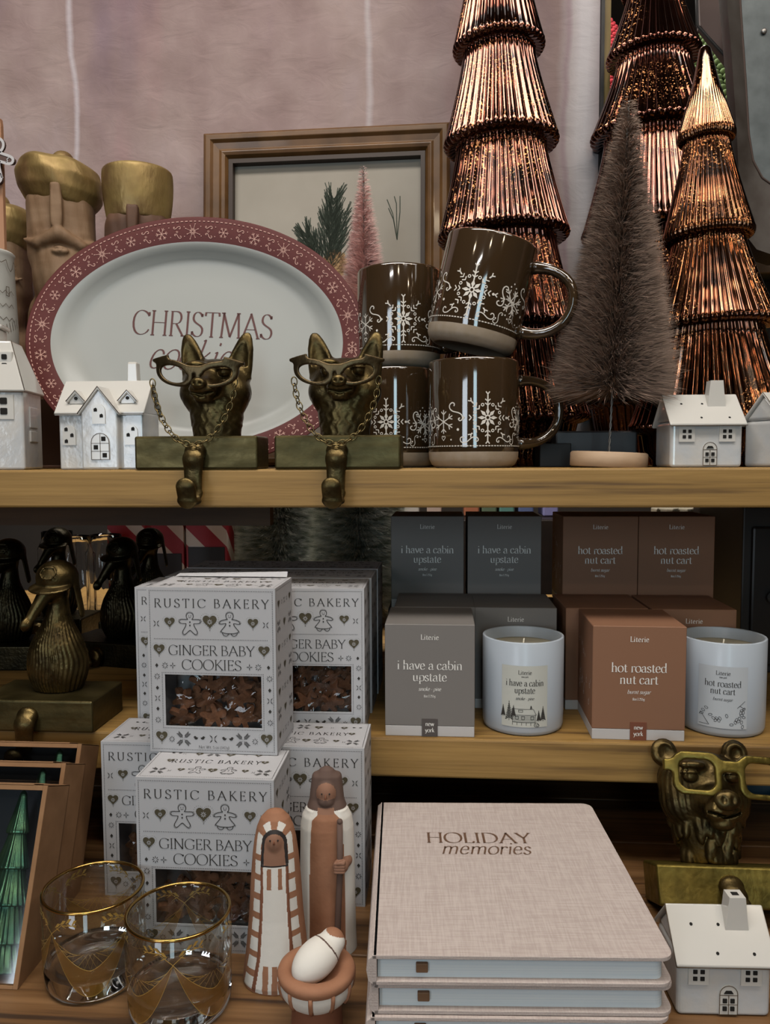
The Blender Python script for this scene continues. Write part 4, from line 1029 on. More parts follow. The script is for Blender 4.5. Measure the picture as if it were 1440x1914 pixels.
def make_dog_holder(label):
    root = thing('stocking_holder', label, 'stocking holder', group='brass stocking holders on the top shelf')
    block_and_hook(root)
    def f(P):
        Q = P.copy(); Q[:, 0] = np.abs(Q[:, 0])
        d = cone(P, (0, .008, .0), (0, .007, .034), .0235, .0275, (1.05, .8, 1))
        d = smin(d, ell(P, (0, .007, .060), (.0315, .0260, .0210)), .010)
        d = smin(d, ell(Q, (.0215, .003, .046), (.0155, .018, .0165)), .008)
        d = smin(d, cone(P, (0, -.010, .053), (0, -.033, .0460), .0150, .0105, (1.1, 1, .95)), .007)
        d = smin(d, ell(Q, (.0062, -.033, .0420), (.0072, .0085, .0064)), .003)      # lips
        d = smin(d, ell(P, (0, -.030, .0345), (.0085, .0085, .0045)), .003)         # chin
        d = smin(d, ell(Q, (.0140, -.017, .0710), (.0105, .0065, .0045)), .005)     # brow
        d = smax(d, -ell(Q, (.0165, -.0215, .0630), (.0078, .0070, .0060)), .003)   # socket
        d = smin(d, ell(Q, (.0160, -.0165, .0630), (.0058, .0058, .0052)), .0008)   # eye ball
        lid = np.abs(ell(Q, (.0160, -.0170, .0632), (.0074, .0064, .0060))) - .0007; lid = np.maximum(lid, -(Q[:, 2] - .0655)); d = smin(d, lid, .001)
        d = smin(d, ell(P, (0, -.0440, .0480), (.0078, .0048, .0060)), .0015)       # nose
        d = smax(d, -ell(Q, (.0033, -.0487, .0475), (.0017, .003, .0015)), .0008)   # nostrils
        d = smax(d, -rbox(Q, (.006, -.040, .0392), (.0080, .007, .0010), 0, (0, -.25, 0)), .0015)
        t = np.clip((Q[:, 2] - .064) / .0440, 0, 1); cx = .0215 + .0105 * t; w = .0145 * np.sqrt(np.maximum(1 - t ** 1.6, .0)) * (1 - .10 * t) + .0006
        def leaf(w, y0, k): return (np.sqrt(((Q[:, 0] - cx) / w) ** 2 + ((Q[:, 1] - y0) / (w * k)) ** 2) - 1) * w * k
        e = np.maximum(leaf(w, .006, .48), np.maximum(.060 - Q[:, 2], Q[:, 2] - .1075))
        e = smax(e, -np.maximum(leaf(np.maximum(w - .0034, .0008), -.0010, .70), np.maximum(.072 - Q[:, 2], Q[:, 2] - .1035)), .0012)
        d = smin(d, e, .005)
        fur = .0004 * np.sin(P[:, 2] * 180 + np.abs(P[:, 0]) * 800 + np.sin(P[:, 2] * 500) * 1.5) * np.clip((.05 - P[:, 2]) / .03, .1, 1)
        return d + fur
    hd = sculpt('dog_head', f, (-.042, -.052, 0), (.042, .034, .112), .00115, BRASS, root, (0.0, .024, .032))
    def g(P):
        Q = P.copy(); Q[:, 0] = np.abs(Q[:, 0]); x = Q[:, 0]; z = Q[:, 2]; tilt = (x - .020) * .18
        zz = z - tilt
        o = ((np.abs(x - .0215) / .0205) ** 2.3 + (np.abs(zz) / np.where(zz > 0, .0115, .0135)) ** 2.3) ** (1 / 2.3) - 1
        o = o * .012
        tip = np.maximum.reduce([np.abs(z - (.0115)) - .0050 + (x - .030) * .22, x - .0465, .028 - x]); o = smin(o, tip, .004)
        inn = (((x - .0215) / .0148) ** 2 + ((zz + .0012) / np.where(zz > 0, .0070, .0088)) ** 2) ** .5 - 1
        d = smax(o, -inn * .009, .001)
        br = np.maximum(np.abs(z - .0035 + x * .1) - .0035, x - .008); d = smin(d, br, .003)
        y = P[:, 1] - (.010 * (np.abs(x) / .045) ** 2)
        return smax(d, np.abs(y) - .0022, .0012)
    gl = sculpt('spectacles', g, (-.050, -.006, -.018), (.050, .018, .022), .0009, BRASSG, root)
    gl.location = (0, -.012, .0935)
    ch = chain('spectacle_chain', root, (-.0415, -.002, .0880), (.0415, -.002, .0880), .064, 60, BRASSC, .008)
    return root, hd, gl, ch

def make_bear_holder(label):
    root = thing('stocking_holder', label, 'stocking holder')
    block_and_hook(root, .125, .034, .050, BRASSY, hook_z=-.010)
    def f(P):
        Q = P.copy(); Q[:, 0] = np.abs(Q[:, 0])
        d = cone(P, (0, .010, 0), (0, .008, .044), .0215, .0330, (1.02, .8, 1))
        d = smin(d, ell(P, (0, .008, .072), (.0400, .029, .0270)), .012)
        d = smin(d, ell(Q, (.024, .002, .054), (.0170, .017, .020)), .008)
        d = smin(d, cone(P, (0, -.012, .054), (0, -.036, .0480), .0180, .0125, (1.1, 1, .95)), .008)
        d = smin(d, ell(Q, (.0075, -.038, .0440), (.0085, .0100, .0080)), .003)
        d = smin(d, ell(P, (0, -.034, .0345), (.0105, .010, .0060)), .003)
        d = smin(d, ell(Q, (.0165, -.0205, .0845), (.0120, .0070, .0045)), .005)
        d = smax(d, -ell(Q, (.0195, -.0255, .0745), (.0090, .0070, .0062)), .003)
        d = smin(d, ell(Q, (.0190, -.0190, .0745), (.0066, .0058, .0052)), .001)
        lid = np.abs(ell(Q, (.0190, -.0190, .0750), (.0086, .0070, .0064))) - .0007; lid = np.maximum(lid, -(Q[:, 2] - .0770)); d = smin(d, lid, .001)
        d = smin(d, ell(P, (0, -.0505, .0545), (.0115, .0050, .0088)), .0015)
        d = smax(d, -ell(Q, (.0042, -.0560, .0545), (.0024, .003, .0036)), .001)
        d = smax(d, -rbox(Q, (.006, -.047, .0420), (.0085, .010, .0011), 0, (0, -.30, 0)), .0012)
        e = ell(Q, (.0335, .004, .0965), (.0125, .0075, .0130)); e = smax(e, -ell(Q, (.0335, -.0045, .0960), (.0078, .006, .0085)), .0015)
        d = smin(d, e, .003)
        a = np.arctan2(P[:, 0], -P[:, 1]); fur = .0005 * np.sin(a * 44 + P[:, 2] * 60 + np.sin(P[:, 2] * 200)) * np.clip((np.abs(P[:, 0]) - .016) / .01, .12, 1)
        rng = np.random.RandomState(4); t = None
        for k in range(54):
            an = rng.uniform(-1.7, 1.7); z = rng.uniform(.000, .042); r = .0215 + z * .27
            c = (r * math.sin(an), .009 - r * .82 * math.cos(an), z); q = ell(P, c, (.0038, .0036, .0110), (0, rng.uniform(-.2, .2), 0)); t = q if t is None else np.minimum(t, q)
        d = smin(d + fur, t, .0010)
        return smax(d, -P[:, 2] - .0005, .001)
    sculpt('bear_head', f, (-.050, -.060, -.003), (.050, .042, .113), .0012, BRASS, root, (-.006, .024, .034), (0, 0, R(3)))
    def g(P):
        x = np.abs(P[:, 0]); z = P[:, 2]
        def rr(cx, cz, hx, hz, r):
            q = np.abs(np.stack([x - cx, z - cz], 1)) - (v3(hx, hz) - r); return np.sqrt((np.maximum(q, 0) ** 2).sum(1)) + np.minimum(q.max(1), 0) - r
        o = rr(.0280, 0, .0205, .0185, .010); i = rr(.0280, -.0008, .0150, .0128, .008)
        o = smin(o, np.maximum.reduce([np.abs(z - .0060) - .0050, x - .0560, .040 - x]), .004)
        o = smin(o, np.maximum(np.abs(z - .0075) - .0050, x - .012), .004)
        d = smax(o, -i, .001); y = P[:, 1] - .006 * (x / .05) ** 2
        return smax(d, np.abs(y) - .0026, .0012)
    sculpt('spectacles', g, (-.060, -.006, -.022), (.060, .018, .022), .0011, BRASSY, root, (.003, -.022, .034 + .0750), (0, R(3), R(2)))
    return root

def make_duck_holder(label, m=None, dark=False):
    root = thing('stocking_holder', label, 'stocking holder')
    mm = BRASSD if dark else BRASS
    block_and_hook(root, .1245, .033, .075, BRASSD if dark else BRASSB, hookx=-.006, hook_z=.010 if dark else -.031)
    def f(P):
        d = ell(P, (0, .004, .024), (.0335, .026, .036)); d = smin(d, cone(P, (.001, .004, .048), (.004, .003, .090), .0165, .0100), .018)
        d = smin(d, ell(P, (.0035, -.001, .1010), (.0145, .0170, .0150)), .006)
        d = smin(d, cone(P, (-.003, -.012, .0930), (-.0165, -.0260, .0690), .0085, .0045, (1, .9, .9)), .005)
        d = smin(d, ell(P, (-.0185, -.0280, .0660), (.0058, .0058, .0055)), .003)
        d = smax(d, -ell(P, (-.0075, -.0195, .1020), (.0020, .0020, .0018)), .001)
        a = np.arctan2(P[:, 0], -P[:, 1]); w = np.clip((.080 - P[:, 2]) / .02, 0, 1)
        d = d + .0008 * w * np.sin(a * 34 + np.sin(P[:, 2] * 160) * 1.6)
        return smax(d, -P[:, 2] - .0003, .001)
    sculpt('duck', f, (-.042, -.044, -.003), (.042, .036, .120), .0013, mm, root, (.006, .038, .033)).scale = (.95, .95, 1.14)
    def h(P):
        d = ell(P, (.0035, .002, .1060), (.0225, .0225, .0165)); d = smax(d, -ell(P, (.0035, .0, .0970), (.0175, .0190, .0125)), .001); d = smax(d, .0970 - P[:, 2], .001)
        br = ell(P, (.0020, -.012, .0985), (.0240, .0170, .0028), (.25, 0, 0)); d = smin(d, br, .002)
        for sx, c in ((1, (.0255, .003)), (-1, (-.0185, .003))):
            fl = cone(P, (c[0] - .002 * sx, c[1], .1030), (c[0] + .0035 * sx, c[1] + .003, .0720), .0050, .0042, (.5, 1.3, 1)); d = smin(d, fl, .002)
        ring = np.abs(ell(P, (.0035, -.017, .1120), (.0088, .0088, .0060))) - .0010; ring = np.maximum(ring, -(ell(P, (.0035, .002, .1060), (.0233, .0233, .0173)))); ring = np.maximum(ring, ell(P, (.0035, .002, .1060), (.0245, .0245, .0185)))
        return np.minimum(d, ring)
    sculpt('flying_cap', h, (-.030, -.036, .062), (.036, .030, .126), .0010, mm, root, (.006, .038, .033)).scale = (.95, .95, 1.14)
    return root

# --- trees
def make_copper_tree(name, label, m, tiers, nr, base=None, smooth_top=0, group=None, scallop=.02):
    """tiers: list of (z_top, r_neck, z_rim, r_rim)"""
    root = thing(name, label, 'glass tree', group=group)
    pr = []
    for k, (zt, rn, zr, rr) in enumerate(tiers):
        for q in range(9):
            t = q / 8; pr.append((rn + (rr - rn) * (t ** 1.25 * .8 + t * .2), zt + (zr - zt) * t))
        h = abs(zt - zr); nx = tiers[k + 1][1] if k + 1 < len(tiers) else rr * .72; nz = tiers[k + 1][0] if k + 1 < len(tiers) else zr - .02
        pr += [(rr * 1.022, zr - h * .035), (rr * 1.025, zr - h * .07), (rr * .995, zr - h * .105), (rr * .95, zr - h * .125)]
        if k + 1 < len(tiers): pr += [(nx * 1.03, nz + .003)]
        else: pr += [(rr * .86, zr - h * .15)]
    if base: pr += base
    zs = [z for r, z in pr]
    def rf(a, r, z):
        if z > tiers[0][0] - smooth_top or r < .004: return 1
        return 1 + (.034 if r > .02 else .02) * (abs(math.cos(a * nr / 2)) * 2 - 1)
    b = MB(); pr = [(0.0003, tiers[0][0] + tiers[0][1] * .8), (tiers[0][1] * .7, tiers[0][0] + tiers[0][1] * .45)] + pr + [(0.0, pr[-1][1])]
    b.lathe(pr, nr * 6, rf=rf); b.build('glass_body', m, root, recalc=True)
    return root
def bristles(name, H, Rb, z0, n, m, parent, ln=1.0, w=.00022, seed=1, up=.30, top_r=.012, droop=0.0, power=1.0):
    rng = np.random.RandomState(seed)
    t = 1 - np.sqrt(rng.rand(n)) ; t = np.clip(t, 0, 1)
    # area-weighted: more bristles low down
    z = z0 + H * t; Rm = (top_r + (Rb - top_r) * (1 - t) ** power) * (1 + rng.uniform(-.10, .06, n)) * np.where(rng.rand(n) < .02, 1.10, 1)
    a = rng.rand(n) * 2 * PI; el = up + rng.uniform(-.34, .34, n) - droop * (1 - t); r0 = Rm * rng.uniform(.0, .35, n)
    ca, sa = np.cos(a), np.sin(a); L = Rm
    def pt(f, dz=0): # f fraction of length
        r = r0 + (Rm - r0) * f; zz = z + (r - r0) * np.tan(el) - (r * np.tan(up)) + rng.uniform(-1, 1, n) * .0005 + dz
        jit = rng.uniform(-1, 1, n) * .0030 * f
        return np.stack([r * ca - jit * sa, r * sa + jit * ca, zz], 1)
    p0, p1, p2 = pt(0), pt(.55), pt(1)
    s = np.stack([-sa, ca, np.zeros(n)], 1) * w; u = np.stack([np.zeros(n), np.zeros(n), np.ones(n)], 1) * w
    k = rng.rand(n)[:, None]; wd = s * k + u * (1 - k)
    V = np.stack([p0 - wd, p0 + wd, p1 - wd, p1 + wd, p2], 1).reshape(-1, 3)
    o = np.arange(n) * 5
    F = np.concatenate([np.stack([o, o + 1, o + 3, o + 2], 1)]).tolist() + np.stack([o + 2, o + 3, o + 4], 1).tolist()
    me = bpy.data.meshes.new(name); me.from_pydata(V.tolist(), [], F); me.materials.append(m); me.update()
    ob = bpy.data.objects.new(name, me); COL.objects.link(ob); ob.parent = parent; return ob
def make_brush_tree(name, label, H, Rb, z0, n, m, wood_m, br, bh, w=.00025, seed=1, up=.3, group=None, top_r=.006, base=True, power=1.0):
    root = thing(name, label, 'bottle brush tree', group=group)
    bristles('bristles', H, Rb, z0, n, m, root, w=w, seed=seed, up=up, top_r=top_r, power=power)
    s = MB()
    for k in range(2):
        s.tube([(.0007 * math.cos(q * .9 + k * PI), .0007 * math.sin(q * .9 + k * PI), .004 + (z0 + H - .01) * q / 160) for q in range(161)], .0008, 5)
    s.build('wire_stem', WIRE, root, recalc=False)
    if base:
        d = MB(); d.lathe([(0, 0), (br * .96, 0), (br, .001), (br, bh - .0015), (br - .0015, bh), (0, bh)], 64); d.build('wooden_base', wood_m, root)
    return root
def make_tumbler(label, seed=0):
    root = thing('glass_tumbler', label, 'drinking glass', group='gold rimmed tumblers on the table')
    Rr, H = .0385, .0735
    b = MB(); b.lathe([(Rr - .0002, .0170), (Rr + .0001, .03), (Rr + .0004, H - .001), (Rr - .0006, H), (Rr - .0018, H - .0006), (Rr - .0024, H - .004), (Rr - .0028, .020), (Rr - .004, .0180)], 96)
    b.build('glass_wall', THIN, root)
    b = MB(); b.lathe([(0, .0015), (Rr * .70, .0012), (Rr * .86, 0), (Rr * .95, .002), (Rr * .985, .006), (Rr - .0002, .0168), (Rr - .0040, .0178), (Rr - .008, .0145), (0, .0135)], 96)
    b.build('glass_foot', GLASS, root)
    g = MB(); g.tube([((Rr - .0007) * math.cos(2 * PI * q / 96), (Rr - .0007) * math.sin(2 * PI * q / 96), H - .0003) for q in range(96)], .00135, 8, closed=True); g.build('gold_rim', GOLD, root)
    F = lambda a, z, r=Rr + .0006: (r * math.cos(a), r * math.sin(a), z)
    c = MB(); n = 4; zo = lambda u: .009 + .047 * abs(u) ** 2.0; zi = lambda u: .029 + .027 * abs(u) ** 1.5
    i = Ink(.08)
    for k in range(n):
        a0 = 2 * PI * k / n; hw = PI / n; m = 24
        vs = []
        for q in range(m + 1):
            u = -1 + 2 * q / m; a = a0 + hw * u; vs += [F(a, zo(u)), F(a, zi(u))]
            vs += []
        c.add(vs, [(2 * q, 2 * q + 2, 2 * q + 3, 2 * q + 1) for q in range(m)], 0, True)
        for fz in (zo, zi): i.stroke([((a0 + hw * u), fz(u)) for u in [-1 + q / 12 for q in range(25)]], .0005)
        # small fans of leaves at the tips and sprigs under the rim
        for sg in (1, -1):
            for dx, dz, ln in ((.10, .004, .13), (.22, .007, .13), (.34, .0085, .12), (.46, .0075, .10)):
                x = a0 + hw + sg * dx; z = .0580 + dz
                for t in (1, -1): i.poly([(x, z), (x + sg * ln * .5, z + t * .0026 + .0010), (x + sg * ln, z + t * .0030 + .0006), (x + sg * ln * .5, z + t * .0006)])
            i.stroke([(a0 + hw, .056), (a0 + hw + sg * .25, .0645), (a0 + hw + sg * .55, .065)], .0006)
        # cross hatching inside the swag
        for q in range(-6, 7):
            u = q / 7; i.stroke([(a0 + hw * u, zi(u)), (a0 + hw * (u * .6 + .12), .029 + .027 * .5)], .00030)
            i.stroke([(a0 + hw * u, zi(u)), (a0 + hw * (u * .6 - .12), .029 + .027 * .5)], .00030)
    c.build('gold_swag', GOLDF, root, recalc=False)
    e = MB()
    for p, m in i.p: e.add([F(q.x, q.y, Rr + .0008) for q in p], [tuple(range(len(p)))])
    e.build('gold_sprig_line', GOLDL, root, recalc=False)
    return root
def outline(W, D, r, n=6, x0=0, y0=0):
    P = []
    for cx, cy, a in ((W / 2 - r, D - r, 0), (-W / 2 + .0, D, None), (-W / 2 + .0, 0, None), (W / 2 - r, r, -90)):
        if a is None: P.append((cx, cy))
        else: P += [(cx + r * math.cos(R(a + 90 * q / n)), cy + r * math.sin(R(a + 90 * q / n))) for q in range(n + 1)]
    return [(x + x0, y + y0) for x, y in P]
def make_book(label, text=True):
    W, D, T = .1990, .2300, .0205; t = .0026
    root = thing('linen_album', label, 'book', group='blush linen albums in the stack')
    b = MB(); o = outline(W, D, .009)
    b.prism(o, 0, t); b.prism(o, T - t, T)
    # rounded spine joining the boards on the left
    sp = [(-W / 2 + .001, 0), (-W / 2 - .0028, .003), (-W / 2 - .0040, T / 2), (-W / 2 - .0028, T - .003), (-W / 2 + .001, T), (-W / 2 + .003, T), (-W / 2 + .003, 0)]
    b.prism(sp, 0, D, fn=lambda x, z, y: (x, y, z), smooth=True)
    b.build('cover', LINEN, root, bevel=.0011, seg=3)
    p = MB(); p.prism(outline(W - .009, D - .010, .006, x0=-.001, y0=.0050), t, T - t)
    p.build('page_block', PAGES, root)
    r = MB(); r.box((-W / 2 + .029, .0022, t + .0045), (-W / 2 + .037, .0052, T - t - .0045)); r.build('ribbon_tab', RIBB, root, bevel=.0006)
    if text:
        i = Ink(); i.text('HOLIDAY', -.0135, .1520, .0175, width=.091, wt=.115, thin=.025, serif=.10); i.text('memories', -.010, .1330, .0200, width=.075, shear=.25, wt=.08, thin=.03, feet=False)
        m = MB(); i.onto(m, lambda x, y: (x, y, T + .0003)); m.build('foil_lettering', FOIL, root, recalc=False)
    return root
def make_kraft(label, n):
    """open kraft tray with an acetate front; origin at the front lower right corner"""
    W, H, D, t = .135, .150, .040, .0011
    root = thing('kraft_gift_box', label, 'gift box', group='kraft boxes of green glass trees')
    b = MB()
    b.box((-W, 0, 0), (-W + t, D, H)); b.box((-t, 0, 0), (0, D, H)); b.box((-W, 0, 0), (0, D, t)); b.box((-W, D - t, 0), (0, D, H)); b.box((-W, 0, H - t), (0, D, H)); b.box((-W + t, D - t * 1.6, t), (-t, D - t, H - t), 1); b.box((-t * 1.5, .003, t), (-t, D - t * 2, H - t), 1)
    fr = .0040
    b.box((-W, -.0006, 0), (-W + fr, .0004, H)); b.box((-fr, -.0006, 0), (0, .0004, H)); b.box((-W + fr, -.0006, 0), (-fr, .0004, fr * .7)); b.box((-W + fr, -.0006, H - fr), (-fr, .0004, H))
    b.build('tray', [KRAFT, mat('dark_box_lining', '#1a2024', .6)], root, bevel=.0004, seg=1)
    f = MB(); f.add([(-W + .002, -.0002 + .002, .002), (-.002, .0018, .002), (-.002, .0018, H - .002), (-W + .002, .0018, H - .002)], [(0, 1, 2, 3)]); f.build('acetate_window', PANE, root, recalc=False)
    k = MB(); k.box((-W * .75, -.001, H), (-.012, .0165, H + .0012)); k.add([(-.012, 0, H + .0012), (0, .004, H + .0005), (0, .012, H + .0005), (-.012, .0165, H + .0012)], [(0, 1, 2, 3)]); k.build('tuck_flap', KRAFT, root, bevel=.0003, seg=1)
    return root
def make_king(name, label, hat, u, hz, face_c, seed, face=None):
    """carved wooden bust; hat: 'turban' or 'drum'; z heights in metres"""
    root = thing(name, label, 'carved figure', group=None); z0 = hz
    fm = face or CARVED
    def f(P):
        Q = P.copy(); Q[:, 0] = np.abs(Q[:, 0])
        d = cone(P, (0, .006, .02), (0, .004, z0 - .15), .052, .044, (1, .8, 1))                # robe
        d = smin(d, rbox(P, (0, 0, z0 - .040), (.0410, .036, .060), .030), .006)                # squared head
        d = smin(d, ell(P, (0, -.010, z0 - .100), (.036, .036, .056)), .006)                    # beard
        for sx in (-1, 1): d = smax(d, -rbox(P, (sx * .0235, -.0375, z0 - .022), (.0135, .0050, .026), .004, (0, 0, sx * .35)), .003)   # hollowed eye planes
        d = smin(d, rbox(P, (-.002, -.0380, z0 - .017), (.0068, .0090, .027), .002), .0012)     # nose
        m = cone(Q, (.000, -.0410, z0 - .0520), (.026, -.0340, z0 - .0640), .0100, .0060, (1, .9, 1)); d = smin(d, m, .0015)
        d = smin(d, cone(Q, (.026, -.0340, z0 - .0640), (.043, -.0180, z0 - .0560), .0055, .0020), .0015)
        d = smax(d, -cone(Q, (.004, -.0490, z0 - .0660), (.034, -.0360, z0 - .0750), .0022, .0018), .001)
        d = smin(d, ell(P, (.001, -.0430, z0 - .0730), (.0110, .0060, .0058)), .001)
        d = smax(d, -rbox(P, (.001, -.0485, z0 - .0725), (.0095, .004, .0007), 0), .0008)
        return d + .0007 * np.sin(P[:, 2] * 90 + P[:, 0] * 190) * np.sin(P[:, 0] * 300)
    sculpt('carved_head', f, (-.060, -.056, 0), (.060, .050, z0 + .03), .0024, fm, root)
    if hat == 'turban':
        def h(P):
            q = np.sqrt(P[:, 0] ** 2 + (P[:, 1] * 1.12) ** 2); z = P[:, 2] - z0 - P[:, 0] * -.12
            rr = np.interp(z, [-.020, -.006, .008, .026, .040, .048], [.030, .043, .0505, .0525, .0490, .042])
            d = smax((q - rr) * .8, np.abs(z - .014) - .033, .008); d = d + .0010 * np.sin(P[:, 0] * 160 + P[:, 2] * 120)
            return smin(d, ell(P, (.004, .0, z0 + .050), (.014, .013, .013)), .003)
        sculpt('gilded_turban', h, (-.062, -.056, z0 - .02), (.062, .056, z0 + .08), .0022, GILT, root)
    else:
        def h(P):
            q = np.sqrt(P[:, 0] ** 2 + (P[:, 1] * 1.05) ** 2); t = (P[:, 2] - z0) / .065
            rr = .0385 + .0055 * np.sin(np.clip(t, 0, 1) * 2.1); d = np.maximum(q - rr, np.abs(P[:, 2] - z0 - .032) - .032)
            return smax(d, -1 * np.maximum(-(q - .030), z0 + .05 - P[:, 2]), .002) if False else smax(q - rr, np.abs(P[:, 2] - z0 - .032) - .0325, .003)
        sculpt('gilded_hat', h, (-.055, -.055, z0 - .006), (.055, .055, z0 + .072), .0022, GILT, root)
    return root
def make_woman(label):
    H = .1390; hwz = [0, .03, .2, .4, .6, .75, .83, .9, .95, .985, 1.0]; hwr = [.0262, .0268, .0240, .0212, .0196, .0178, .0163, .0142, .0112, .0066, .001]
    root = thing('nativity_woman', label, 'clay figurine', group=None)
    hw = lambda t: np.interp(t, hwz, hwr)
    def f(P):
        t = P[:, 2] / H; r = hw(t); q = np.sqrt(P[:, 0] ** 2 + (P[:, 1] / .80) ** 2)
        d = (q - r) * .8; d = np.maximum(d, -P[:, 2]); d = np.maximum(d, P[:, 2] - H)
        u = np.abs(P[:, 0]); fr = P[:, 1] < 0
        fc = ell(P, (0, -.0060, .838 * H), (.0082, .0090, .0118)); d = smin(d, fc, .001)     # face
        k = np.abs(P[:, 0]) - .0100; op = np.where(fr & (t < .72) & (t > .03), np.clip(1 - np.abs(np.abs(u) / np.maximum(r, 1e-4) - np.interp(t, [0, .2, .6, .72], [.60, .52, .50, .50])) * 12, 0, 1), 0)
        return d - .0009 * op
    def mf(C):
        x, y, z = C[:, 0], C[:, 1], C[:, 2]; t = z / H; r = hw(t); u = x / np.maximum(r, 1e-4); a = np.abs(u); m = np.zeros(len(C), int)  # 0 cloak
        fr = y < .0
        lo = np.interp(t, [0, .1, .2, .6, .83], [.66, .60, .54, .50, .57]); hi = np.interp(t, [0, .2, .6, .83], [.95, .86, .80, .84])
        body = fr & (t < .83)
        m[body & (a < hi)] = 1; stripe = ((t * 9.3 + .15) % 1) < .33; m[body & (a < hi) & stripe] = 0
        m[body & (a < lo + .05)] = 2; m[body & (a < lo - .06)] = 1
        xx, tt = x / .0163, (t - .83)
        e1 = np.sqrt((xx / .84) ** 2 + (tt / .125) ** 2); e2 = np.sqrt((xx / .60) ** 2 + (tt / .082) ** 2); up = fr & (t >= .83)
        an = np.degrees(np.arctan2(tt * 7, xx)); sg = (np.abs(an - 90) < 13) | (np.abs(an - 40) < 11) | (np.abs(an - 140) < 11)
        m[up & (e1 < 1)] = 1; m[up & (e1 < 1) & sg] = 0
        hair = fr & (t > .71) & (t < .83) & (a < .585); m[hair] = 4; m[up & (e2 < 1)] = 4
        e3 = np.sqrt((xx / .46) ** 2 + (tt / .062) ** 2); m[fr & (((t >= .83) & (e3 < 1)) | ((t > .715) & (t < .83) & (a < .46)))] = 3
        m[body & (t < .70) & (t > .585) & (np.abs(a - .22) < .085)] = 0
        m[body & (t < .16) & ((np.abs(u + .30) < .085) | (np.abs(u + .02) < .085) | (np.abs(u - .26) < .07))] = 0
        m[(z < .0008)] = 0
        return m
    sculpt('figure', f, (-.030, -.026, -.001), (.030, .026, H + .001), .00058, [TERRA, CHALK, TERRAD, TERRAM, BLACKS], root, matf=mf, smooth=0)
    e = MB()
    for sx in (-1, 1): e.ball((sx * .0030, -.0146, .862 * H), (.0007, .0005, .0008))
    e.build('eye', BLACKS, root)
    e = MB(); e.tube([(0, -.0150, .864 * H), (0, -.0156, .842 * H)], [.0003, .0009], 8); e.build('nose', TERRAD, root)
    return root
def make_man(label):
    H = .1560; hwz = [0, .1, .5, .68, .74, .80, .83, .87, .95, .985, 1.0]; hwr = [.0235, .0228, .0218, .0212, .0196, .0150, .0118, .0112, .0095, .0055, .001]
    root = thing('nativity_man', label, 'clay figurine'); hw = lambda t: np.interp(t, hwz, hwr)
    def f(P):
        t = P[:, 2] / H; r = hw(t); q = np.sqrt(P[:, 0] ** 2 + (P[:, 1] / .82) ** 2); d = (q - r) * .75; d = np.maximum(d, -P[:, 2]); d = np.maximum(d, P[:, 2] - H)
        Q = P.copy(); Q[:, 0] = np.abs(Q[:, 0])
        hair = cone(Q, (.0085, .002, .95 * H * .985), (.0108, -.001, .785 * H), .0040, .0042, (1, 1.6, 1)); d = smin(d, hair, .003)
        d = smin(d, ell(P, (0, -.0040, .868 * H), (.0086, .0092, .0118)), .001)
        d = smin(d, ell(P, (0, -.0070, .828 * H), (.0070, .0068, .0060)), .001)
        rr = np.where((P[:, 1] < 0) & (t < .78), np.clip((np.abs(P[:, 0]) / np.maximum(r, 1e-4) - .62) * 14, 0, 1), 0); return d - .0008 * rr
    def mf(C):
        x, y, z = C[:, 0], C[:, 1], C[:, 2]; t = z / H; r = hw(t); u = x / np.maximum(r, 1e-4); m = np.ones(len(C), int)
        fr = y < .0; lo = np.interp(t, [0, .5, .74, .79], [.66, .66, .60, .3])
        m[fr & (t < .79) & (np.abs(u - .04) < lo)] = 0
        m[t > .785] = 2
        m[fr & (t > .785) & (t < .93) & (np.abs(x) < .0082) & (((x / .0082) ** 2 + ((t - .868) / .062) ** 2) < 1)] = 3
        m[fr & (t < .845) & (t > .80) & (np.abs(x) < .0076) & (y < -.006)] = 2
        m[fr & (t <= .80) & (t > .77) & (np.abs(x) < .0070)] = 3
        return m
    sculpt('figure', f, (-.028, -.026, -.001), (.028, .026, H + .001), .0008, [TERRA, CHALK, UMBER, TERRAM], root, matf=mf, smooth=0)
    s = MB(); s.tube([(.0118, -.0175, .745 * H), (.0118, -.0192, .5 * H), (.0090, -.0205, .1 * H), (.0075, -.0205, .01)], [.0024, .0024, .0026, .0028], 12, flat=.8); s.ball((.0118, -.0175, .745 * H), .0024); s.build('staff', UMBER, root)
    def h(P):
        d = ell(P, (.0120, -.0200, .512 * H), (.0062, .0040, .0060)); d = smin(d, cone(P, (.0135, -.0170, .512 * H), (.0165, -.0100, .512 * H), .0052, .0050), .003)
        for k in range(4): d = smin(d, cone(P, (.0080, -.0232, .490 * H + k * .0024), (.0150, -.0235, .490 * H + k * .0024), .0013, .0013), .0006)
        return smin(d, cone(P, (.0155, -.0225, .545 * H), (.0105, -.0240, .540 * H), .0014, .0012), .0006)
    sculpt('hand', h, (.002, -.028, .07), (.026, -.002, .100), .0007, TERRAM, root)
    e = MB()
    for sx in (-1, 1): e.ball((sx * .0032, -.0130, .880 * H), (.0007, .0006, .0007))
    e.build('eye', BLACKS, root); e = MB(); e.tube([(0, -.0132, .876 * H), (0, -.0150, .856 * H)], [.0004, .0009], 8); e.build('nose', TERRAD, root)
    return root
